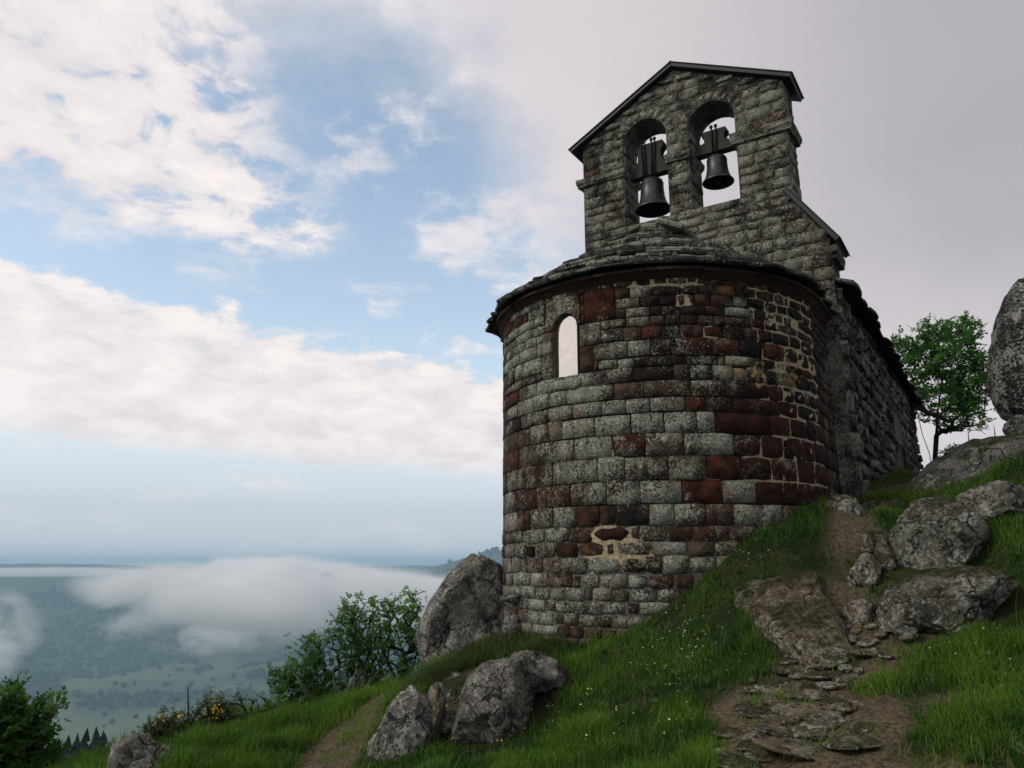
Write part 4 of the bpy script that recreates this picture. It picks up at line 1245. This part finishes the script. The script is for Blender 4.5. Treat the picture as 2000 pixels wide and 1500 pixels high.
bb = gpt(1826, 930, 21, -.1)
tree('ash_tree', 'slender green ash tree standing behind the far end of the nave', 'tree', bb,
     [[bb, at(1826, 900, 21), at(1829, 850, 21), at(1832, 800, 21.1), at(1840, 740, 21), at(1846, 690, 21)], [bb + UP * .02, at(1815, 885, 21), at(1802, 850, 21.2), at(1790, 800, 21.2), at(1780, 740, 21.3)]],
     [(1850, 690, 68, 66), (1806, 705, 46, 52), (1888, 745, 48, 78), (1832, 780, 74, 44), (1768, 690, 26, 48), (1872, 815, 62, 30), (1858, 885, 22, 8), (1890, 650, 26, 34), (1812, 640, 22, 22)], 21, 700, 'ash_leaf', tint=(.0, 1), lr=.21, ncl=3, r0=.055, seed=5, twig=.0055)
bb = gpt(800, 1370, 12.3, -.2)
tree('elder_shrub', 'tallest bright green elder shrub beside the leaning boulder', 'shrub', bb,
     [[bb, at(795, 1330, 12.3), at(788, 1280, 12.3), at(776, 1235, 12.3)], [bb + UX * .1, at(770, 1320, 12.2), at(745, 1265, 12.3), at(742, 1215, 12.3)], [bb - UX * .1, at(808, 1300, 12.4), at(822, 1240, 12.4)]],
     [(790, 1190, 46, 34), (745, 1215, 34, 40), (815, 1235, 28, 40), (770, 1240, 60, 34), (800, 1300, 44, 46), (780, 1335, 44, 40)], 12.3, 260, 'elder_leaf', tint=(.35, 1), lr=.12, ncl=3, twig=.007, r0=.03, seed=8, group='shrubs along the edge of the shelf')
bb = gpt(700, 1375, 12.2, -.2)
tree('elder_shrub', 'dark leafy shrub in the middle of the shrub row', 'shrub', bb,
     [[bb, at(697, 1330, 12.2), at(688, 1280, 12.2), at(676, 1225, 12.2)], [bb, at(712, 1310, 12.2), at(722, 1260, 12.3), at(712, 1200, 12.3)]],
     [(676, 1225, 42, 40), (708, 1195, 34, 30), (690, 1270, 48, 44), (722, 1290, 40, 50), (690, 1330, 60, 36), (735, 1340, 36, 26)], 12.2, 260, 'elder_leaf', tint=(.15, .85), lr=.12, ncl=3, twig=.007, r0=.03, seed=9, group='shrubs along the edge of the shelf')
bb = gpt(600, 1385, 12.0, -.2)
tree('elder_shrub', 'low spreading dark shrub at the left end of the shrub row', 'shrub', bb,
     [[bb, at(602, 1350, 12.0), at(606, 1300, 12.0), at(612, 1262, 12.0)], [bb, at(580, 1350, 11.9), at(556, 1330, 11.9)]],
     [(612, 1262, 34, 24), (618, 1300, 34, 34), (585, 1318, 44, 30), (556, 1335, 32, 24), (600, 1350, 60, 30), (645, 1345, 40, 30)], 12.0, 240, 'elder_leaf', tint=(.1, .75), lr=.12, ncl=3, twig=.007, r0=.03, seed=10, group='shrubs along the edge of the shelf')
# pale dead branches standing in front of the shrubs
bb = gpt(660, 1380, 11.6)
root = tag(empty('dead_branches', bb), 'tangle of pale dead branches in front of the shrubs', 'dead branches')
for k in range(16):
    p0 = at(rng.uniform(610, 700), 1372, 11.6); p2 = p0 + np.array([rng.normal(.15, .25), rng.normal(0, .1), rng.uniform(.15, .55)])
    obj('branch', *tube([p0 - UP * .1, (p0 + p2) / 2 + rng.normal(0, .04, 3), p2], [.012, .008, .003], 5), MAT['pale_twig'], root)
bb = gpt(-30, 1560, 11.3, -.3)
tree('young_ash', 'bushy green tree rising at the bottom left corner', 'tree', bb,
     [[bb, at(-15, 1500, 11.3), at(5, 1440, 11.3), at(28, 1380, 11.2)], [bb, at(20, 1480, 11.2), at(60, 1440, 11.1), at(90, 1385, 11.1)]],
     [(22, 1375, 32, 26), (24, 1420, 46, 36), (92, 1390, 24, 12), (66, 1440, 40, 30), (14, 1475, 56, 40), (66, 1490, 38, 30), (-25, 1430, 30, 56)], 11.2, 330, 'left_leaf', tint=(.1, .9), lr=.19, ncl=3, r0=.07, seed=15)
bb = gpt(355, 1470, 10.6, -.1)
br = tree('broom_bush', 'dark green broom bush with yellow flowers at the shelf edge', 'shrub', bb,
          [[bb, at(350, 1440, 10.6), at(345, 1410, 10.6)], [bb, at(390, 1430, 10.6), at(415, 1395, 10.6)], [bb, at(320, 1450, 10.6), at(305, 1425, 10.6)]],
          [(335, 1420, 44, 26), (415, 1388, 38, 22), (300, 1440, 24, 26), (375, 1430, 66, 32), (455, 1410, 38, 26), (340, 1460, 66, 24)], 10.6, 330, 'broom_leaf', lr=.085, ncl=5, r0=.03, pairs=4, lw=.2, seed=17)
P, Q = [], []
for (cx, cy, a, b, n) in ((418, 1385, 26, 22, 70), (310, 1408, 16, 14, 22), (400, 1410, 20, 10, 14), (345, 1400, 30, 14, 12)):
    for i in range(n):
        p = at(cx + rng.normal(0, a * .5), cy + rng.normal(0, b * .5), 10.5 + rng.normal(0, .12)); s = rng.uniform(.008, .016)
        for t in range(2):
            u_, v_ = rng.normal(0, 1, 3), rng.normal(0, 1, 3); u_ /= np.linalg.norm(u_); v_ /= np.linalg.norm(v_)
            P += [p - u_ * s, p - v_ * s, p + u_ * s, p + v_ * s]
o = obj('blossom', P, np.arange(len(P)).reshape(-1, 4), MAT['yellow_petal'], br, smooth=False)
bb = gpt(488, 1420, 11.0, -.05)
tree('sapling', 'thin sapling with a few leaves between the broom and the shrubs', 'sapling', bb, [[bb, at(489, 1400, 11), at(492, 1375, 11)], [bb, at(480, 1390, 11), at(470, 1372, 11)]],
     [(492, 1368, 16, 8), (472, 1368, 14, 8), (440, 1372, 14, 8), (540, 1385, 30, 12)], 11, 36, 'elder_leaf', tint=(0, .7), lr=.12, ncl=2, r0=.014, seed=19)
p = gpt(369, 1440, 10.4)
tag(obj('dead_stalk', *tube([p - UP * .05, at(368, 1400, 10.4), at(367, 1342, 10.4)], [.014, .011, .006], 6), MAT['bark']), 'single dark dead stalk standing up from the broom bush', 'dead stalk')
# bare saplings by the ash tree
for lab, pts in (('bare grey twig on the bedrock skyline beside the ash trunk', [(1892, 905, 15), (1893, 870, 15), (1890, 835, 15)]), ('thin bare twig on the bedrock skyline under the tall rock', [(1945, 885, 14.5), (1944, 855, 14.5), (1941, 830, 14.5)])):
    pp = [at(*q) for q in pts]; pp[0] = pp[0] - UP * .4
    tag(obj('bare_twig', *tube(pp, [.014, .01, .004], 5), MAT['bark']), lab, 'twig')

# ------------------------------------------------------------------ grass and flowers


def clear_of_things(x, y, z):
    p = np.stack([x, y, z], 1); ok = np.ones(len(x), bool)
    q = p - CC; s = q @ AX; w = q @ UX
    ok &= ~((np.hypot(s, w) < 2.22) & (s < 0)); ok &= ~((s >= 0) & (s < 11.3) & (np.abs(w) < 2.44))
    for c, Mi in ROCKS: ok &= ((((p - c) @ Mi.T) ** 2).sum(1) > .90)
    return ok


def blades(name, x, y, L, wd, tint, mat, lean=.45, label=None):
    n = len(x); z = H(x, y)
    ok = clear_of_things(x, y, z + .02); x, y, z, L, wd, tint = (t[ok] for t in (x, y, z, L, wd, tint)); n = len(x)
    yaw = rng.uniform(0, 2 * pi, n); dx, dy = np.cos(yaw), np.sin(yaw); ly = rng.uniform(0, 2 * pi, n); le = np.abs(rng.normal(0, lean, n)) + .1
    cx, cy = np.cos(ly) * le, np.sin(ly) * le
    b = np.stack([x, y, z - .01], 1); sd = np.stack([dx, dy, np.zeros(n)], 1) * (wd * .5)[:, None]
    mid = b + np.stack([cx * .35 * L, cy * .35 * L, .58 * L], 1); tip = b + np.stack([cx * L, cy * L, L * (1 - .32 * le)], 1)
    V = np.stack([b - sd, b + sd, mid - sd * .8, mid + sd * .8, tip], 1).reshape(-1, 3)
    k = np.arange(n)[:, None] * 5
    Fc = np.concatenate([k + np.array([[0, 1, 3]]), k + np.array([[0, 3, 2]]), k + np.array([[2, 3, 4]])], 1).reshape(-1, 3)
    me = mesh_np(name, V, Fc, False); a = me.attributes.new('tint', 'FLOAT', 'POINT'); a.data.foreach_set('value', np.repeat(np.clip(tint, 0, 1), 5).astype(np.float32))
    return tag(link(name, me, MAT[mat]), label, 'grass', kind='stuff')


def make_grass():
    n = 620000
    az = np.radians(rng.uniform(-39, 40, n)); u = rng.random(n); a, b, e = 3.6, 15.5, .55
    r = (a ** e + u * (b ** e - a ** e)) ** (1 / e)
    x, y = r * np.sin(az), r * np.cos(az)
    pm = pathmask(x, y); ln = fb2(x, y, .7, 3, 11.); fine = fb2(x, y, 3.0, 3, 12.)
    deg = np.degrees(az)
    dens = (1 - pm) ** 1.5 * np.clip(.78 + fine * 1.1, .12, 1) + .16 * (fine > .02) * pm
    dens *= np.where((deg > 14) & (r < 9.5), .85, 1.0)
    keep = (rng.random(n) < dens) & ((r < 13.6) | (deg > 10))
    x, y, r, ln, fine, pm, deg = (t[keep] for t in (x, y, r, ln, fine, pm, deg))
    n = len(x)
    L = (.070 + .062 * np.clip(ln + .4, 0, 1) + .03 * fine) * rng.uniform(.55, 1.35, n) * (1 - .55 * pm)
    tuft = np.clip(fb2(x, y, 1.9, 3, 14.) - .12, 0, 1); L *= 1 + 2.6 * tuft
    L *= np.where((deg < -4) & (r > 8.2), 1.45, .85) * np.where((deg > 22), .9, 1.0)
    W = rng.uniform(.0035, .0065, n) * (1 + r / 14)
    tint = np.clip(.34 + .75 * fine + .5 * ln + .5 * pm + rng.normal(0, .2, n), 0, 1) + np.where(deg < -4, .12, 0)
    blades('grass', x, y, L, W, tint, 'grass_blade', label='green grass growing over the slope around path and rocks')
    # dark heath tufts on the ledges between the boulders
    V = []
    for (px, py, d, s, m) in ((880, 1335, 9.3, .42, 5500), (830, 1350, 9.0, .25, 2600), (950, 1275, 9.75, .35, 4200), (1060, 1262, 9.0, .2, 1800), (930, 1310, 9.5, .3, 3000), (1660, 960, 11.0, .35, 5000), (1700, 935, 12.6, .4, 5000), (1860, 950, 11.2, .3, 2500)):
        c = at(px, py, d); V.append(np.stack([rng.normal(c[0], s * .6, m), rng.normal(c[1], s * .6, m)], 1))
    V = np.concatenate(V); n = len(V)
    blades('heath_tufts', V[:, 0], V[:, 1], rng.uniform(.06, .20, n), rng.uniform(.004, .007, n), np.clip(rng.normal(.35, .3, n), 0, 1), 'heath', .8, label='dark tufts of heath and long grass on the rock ledges')
    # a few long pale stalks
    n = 900; az = np.radians(rng.uniform(-30, 36, n)); r = rng.uniform(4.5, 11.5, n); x, y = r * np.sin(az), r * np.cos(az); ok = pathmask(x, y) < .3; x, y = x[ok], y[ok]; n = len(x)
    n2_ = 26000; az = np.radians(rng.uniform(-36, 38, n2_)); r = rng.uniform(4.2, 13, n2_); xs, ys = r * np.sin(az), r * np.cos(az); ok = (pathmask(xs, ys) < .85) & (fb2(xs, ys, 1.3, 3, 41.) + .3 * rng.random(n2_) > .1); xs, ys = xs[ok], ys[ok]; m2 = len(xs)
    blades('dry_grass', xs, ys, rng.uniform(.05, .15, m2), rng.uniform(.003, .005, m2), rng.uniform(0, 1, m2), 'straw', .9, label='dry straw-coloured blades mixed through the turf')
    blades('grass_stalks', x, y, rng.uniform(.2, .36, n), np.full(n, .004), rng.uniform(.8, 1.3, n), 'grass_blade', .5, label='long pale grass stalks standing above the turf')


make_grass()


def make_flowers():
    P, Fc = [], []
    cl = [(1480, 1090, 60, 40, 50), (1290, 1280, 110, 70, 60), (1450, 1330, 60, 60, 14), (1120, 1400, 160, 60, 30), (1350, 1230, 60, 60, 30), (1900, 1250, 90, 60, 18), (1950, 1340, 60, 60, 8), (1250, 1440, 160, 40, 14)]
    k = 0
    for (cx, cy, a, b, n) in cl:
        for i in range(n):
            px, py = cx + rng.normal(0, a * .55), cy + rng.normal(0, b * .5)
            d = 6.0
            for it in range(40):               # walk out along the sight line to the turf
                c = at(px, py, d)
                if c[2] <= float(H(c[0], c[1], False)[0]) + .12: break
                d += .12
            else: continue
            if pathmask(c[:1], c[1:2])[0] > .4 or not clear_of_things(c[:1], c[1:2], c[2:3] - .1)[0]: continue
            z = float(H(c[0], c[1])[0]) + rng.uniform(.10, .20); s = rng.uniform(.0035, .007); o = len(P); t0 = rng.normal(0, .4, 2)
            P.append((c[0], c[1], z - .002))
            for j in range(6): P.append((c[0] + s * cos(j * pi / 3), c[1] + s * sin(j * pi / 3), z + s * (t0[0] * cos(j * pi / 3) + t0[1] * sin(j * pi / 3)) + .003))
            Fc += [(o, o + 1 + j, o + 1 + (j + 1) % 6) for j in range(6)]
    tag(obj('white_flowers', P, Fc, MAT['white_petal'], None, smooth=False, centre=False), 'scattered tiny white flowers dotted through the grass', 'flowers', kind='stuff')
    # buttercups, each a plant of its own
    hv, hf = [], []
    for j in range(5):
        a = j * 2 * pi / 5; o = len(hv)
        hv += [(0, 0, 0), (.006 * cos(a - .5), .006 * sin(a - .5), .004), (.011 * cos(a), .011 * sin(a), .008), (.006 * cos(a + .5), .006 * sin(a + .5), .004)]; hf.append((o, o + 1, o + 2, o + 3))
    head = bpy.data.meshes.new('petals'); head.from_pydata(hv, [], hf); head.materials.append(MAT['yellow_petal'])
    sv, sf = tube([(0, 0, -.22), (.008, 0, -.1), (0, 0, 0)], .0016, 4); stem = bpy.data.meshes.new('stem'); stem.from_pydata(sv.tolist(), [], sf)
    stem.materials.append(MAT['grass_blade'])
    for (px, py) in [(1341, 1226), (1375, 1215), (1372, 1238), (1357, 1240), (1336, 1240), (1293, 1308), (1302, 1318), (1265, 1318), (1308, 1345), (1316, 1343), (1324, 1354), (1380, 1224), (1337, 1228), (1447, 1091), (1464, 1092), (1148, 1350), (1205, 1395), (970, 1466), (1375, 1235), (1300, 1316), (1322, 1190)]:
        d = 6.0
        for it in range(60):
            c = at(px, py, d)
            if c[2] <= float(H(c[0], c[1], False)[0]) + .2: break
            d += .08
        r_ = tag(empty('buttercup', (c[0], c[1], float(H(c[0], c[1])[0]))), 'yellow buttercup flowering in the grass slope below the apse', 'flower', 'buttercups in the grass slope')
        top = (c[0], c[1], float(H(c[0], c[1])[0]) + .22)
        h_ = link('petals', head, None, r_, top); h_.rotation_euler = (rng.normal(.4, .3), rng.normal(0, .3), rng.uniform(0, 6)); h_.scale = (1.15,) * 3
        link('stem', stem, None, r_, top)


make_flowers()

# ------------------------------------------------------------------ the valley: woods, mist, haze


def make_far():
    v0, f0 = ico(1); n = 15000
    az = np.radians(rng.uniform(-42, 4, n)); r = np.exp(rng.uniform(np.log(1250), np.log(3500), n)); x, y = r * np.sin(az), r * np.cos(az)
    fn = fb2(x, y, 1 / 420., 3, 9.); z = H(x, y); k = fb2(x, y, 1 / 160., 3, 21.)
    fld = (ss((fn - .02) / .1) * ss((-302 - z) / 12)) > .3
    fld |= fb2(x, y, 1 / 330., 3, 19.) > .26
    keep = ~fld & (k > -.25) | (rng.random(n) < .02); x, y, z, r = x[keep], y[keep], z[keep], r[keep]; n = len(x)
    s = rng.uniform(4, 8.5, n) * (r / 2200) ** .4
    jit = 1 + .28 * rng.normal(0, 1, (n, len(v0), 1))
    V = v0[None] * jit * np.stack([s, s, s * rng.uniform(.9, 1.5, n)], 1)[:, None] + np.stack([x, y, z + s * .6], 1)[:, None]
    Fc = f0[None] + (np.arange(n) * len(v0))[:, None, None]
    tag(link('valley_woods', mesh_np('valley_woods', V.reshape(-1, 3), Fc.reshape(-1, 3), False), MAT['far_tree']), 'hazy woods covering the far side of the valley', 'woods', kind='stuff')
    # conifers just below, bottom left
    P, Fq = [], []
    for (px, py, d) in [(112, 1478, 150), (130, 1470, 160), (150, 1466, 150), (168, 1458, 155), (186, 1452, 150), (200, 1462, 160), (214, 1472, 150), (228, 1478, 158), (142, 1484, 140), (176, 1480, 140), (205, 1490, 140), (240, 1492, 150), (95, 1490, 150), (250, 1500, 160), (192, 1476, 170), (122, 1494, 135)]:
        t = at(px, py - 4 + 10 * sin(px), d); h = 17.0
        for L in range(9):
            z0 = t[2] - L * 1.7; rr = .8 + L * .52; m = 11; o = len(P); P.append((t[0] + rng.normal(0, .1), t[1], z0 + 1.9))
            for j in range(m):
                q = rr * rng.uniform(.55, 1.25); P.append((t[0] + q * cos(j * 2 * pi / m + L), t[1] + q * sin(j * 2 * pi / m + L), z0 - rng.uniform(0, .8)))
            Fq += [(o, o + 1 + j, o + 1 + (j + 1) % m) for j in range(m)]
        v_, f_ = tube([(t[0], t[1], t[2] - 26), (t[0], t[1], t[2] - 1)], [.35, .05], 5); o = len(P); P += [tuple(q) for q in v_]; Fq += [tuple(i + o for i in q) for q in f_]
    tag(obj('conifer_wood', P, Fq, MAT['conifer'], None, smooth=False), 'dark conifer wood on the slope below, at the bottom left', 'woods', kind='stuff')


make_far()


def fog_material(name, dens, scale, seed, thr):
    m = bpy.data.materials.new(name); m.use_nodes = True; nt = m.node_tree; nt.nodes.clear()
    out = nd(nt, 'ShaderNodeOutputMaterial'); pv = nd(nt, 'ShaderNodeVolumePrincipled')
    pv.inputs['Color'].default_value = (.998, .985, .985, 1); pv.inputs['Anisotropy'].default_value = 0.0
    nt.links.new(pv.outputs[0], out.inputs['Volume'])
    tc = nd(nt, 'ShaderNodeTexCoord'); g = nd(nt, 'ShaderNodeNewGeometry')
    ln = nd(nt, 'ShaderNodeVectorMath', operation='LENGTH'); nt.links.new(tc.outputs['Object'], ln.inputs[0])
    q = X(nt, ln.outputs['Value']); q = 1 - q * q
    mp = nd(nt, 'ShaderNodeMapping'); nt.links.new(g.outputs['Position'], mp.inputs[0]); mp.inputs['Scale'].default_value = (scale, scale, scale * 1.7); mp.inputs['Location'].default_value = (seed, seed * 2, 0)
    n = noise(nt, mp.outputs[0], 1.0, 6, .62, dist=.9)
    d = (q * .75 + (n - .5) * 6.5 - thr).sm(0, 1.1) * q.sm(0, .45) * dens
    nt.links.new(d.s, pv.inputs['Density'])
    return m


def fog(label, px, py, d, hw, hh, dep, dens, seed, roll=0, thr=.3, scale=1 / 260.):
    c = at(px, py, d); k = d / 1560.0; v, f = ico(3)
    me = mesh_np('fog_bank', v, f, True); me.materials.append(fog_material('fog', dens, scale, seed, thr))
    o = link('fog_bank', me, None, None, c); o.scale = (hw * k, dep, hh * k)
    o.rotation_euler = (Matrix.Rotation(-atan2(c[0], c[1]), 3, 'Z') @ Matrix.Rotation(radians(roll), 3, 'Y')).to_euler()
    return tag(o, label, 'fog', kind='stuff')


fog('broad pinkish bank of morning mist filling the middle of the valley', 590, 1160, 1900, 420, 78, 400, .022, 3.1, 3, .05, 1 / 210.)
fog('ragged lower edge of mist sinking under the broad bank', 500, 1228, 2150, 190, 44, 260, .011, 6.3, -8, .1, 1 / 120.)
fog('thin strip of white mist along the left horizon', 90, 1117, 3600, 190, 9, 420, .012, 8.2, 0, -.1, 1 / 160.)
fog('soft patch of mist at the left edge of the picture', -10, 1240, 2000, 75, 80, 230, .008, 5.7, 10, .15, 1 / 130.)
fog('bright wisp of mist climbing toward the near blue hill', 800, 1148, 2500, 150, 32, 300, .016, 9.4, 6, .05, 1 / 110.)
fog('faint torn wisp of mist over the wooded slope left of centre', 300, 1205, 2100, 120, 34, 200, .005, 2.2, -15, .25, 1 / 100.)

hz = bpy.data.materials.new('haze'); hz.use_nodes = True; nt = hz.node_tree; nt.nodes.clear()
out = nd(nt, 'ShaderNodeOutputMaterial'); pv = nd(nt, 'ShaderNodeVolumePrincipled'); nt.links.new(pv.outputs[0], out.inputs['Volume'])
pv.inputs['Color'].default_value = (.54, .81, 1.0, 1); pv.inputs['Density'].default_value = 2.0e-4; pv.inputs['Anisotropy'].default_value = .2
bm = bmesh.new(); bmesh.ops.create_cube(bm, size=1)
me = bpy.data.meshes.new('haze'); bm.to_mesh(me); bm.free(); me.materials.append(hz)
zlo, zhi = float(min(v.co.z for v in ground.data.vertices)) - 5, float(max(v.co.z for v in ground.data.vertices)) + 20
hb = link('haze', me, None, None, (0, 0, (zlo + zhi) / 2)); hb.scale = (28400, 28400, zhi - zlo)
tag(hb, 'thin bluish morning haze in the valley air', 'haze', kind='stuff')


def make_weeds():
    """broad-leaved weeds: flat rosettes of folded leaves through the turf"""
    n = 2600; az = np.radians(rng.uniform(-34, 38, n)); r = rng.uniform(4.4, 12.5, n); x, y = r * np.sin(az), r * np.cos(az)
    ok = (pathmask(x, y) < .75) & (fb2(x, y, 1.1, 3, 31.) > -.05); x, y = x[ok], y[ok]; z = H(x, y)
    ok = clear_of_things(x, y, z + .03); x, y, z = x[ok], y[ok], z[ok]
    P, T = [], []
    for cx, cy, cz in zip(x, y, z):
        s = rng.uniform(.025, .065); tt = np.clip(rng.normal(.5, .25), 0, 1)
        for j in range(rng.integers(4, 8)):
            a = rng.uniform(0, 2 * pi); d = np.array([cos(a), sin(a), rng.uniform(.3, 1.2)]); sd = np.array([-sin(a), cos(a), 0]) * s * .3; b = np.array([cx, cy, cz + .01])
            P += [b, b + d * s * .55 + sd, b + d * s * 1.1 - UP * s * .25, b + d * s * .55 - sd]; T += [tt] * 4
    me = mesh_np('weeds', np.array(P), np.arange(len(P)).reshape(-1, 4), False)
    a = me.attributes.new('tint', 'FLOAT', 'POINT'); a.data.foreach_set('value', np.array(T, np.float32))
    tag(link('weeds', me, MAT['left_leaf']), 'low broad-leaved weeds mixed through the turf', 'weeds', kind='stuff')


make_weeds()
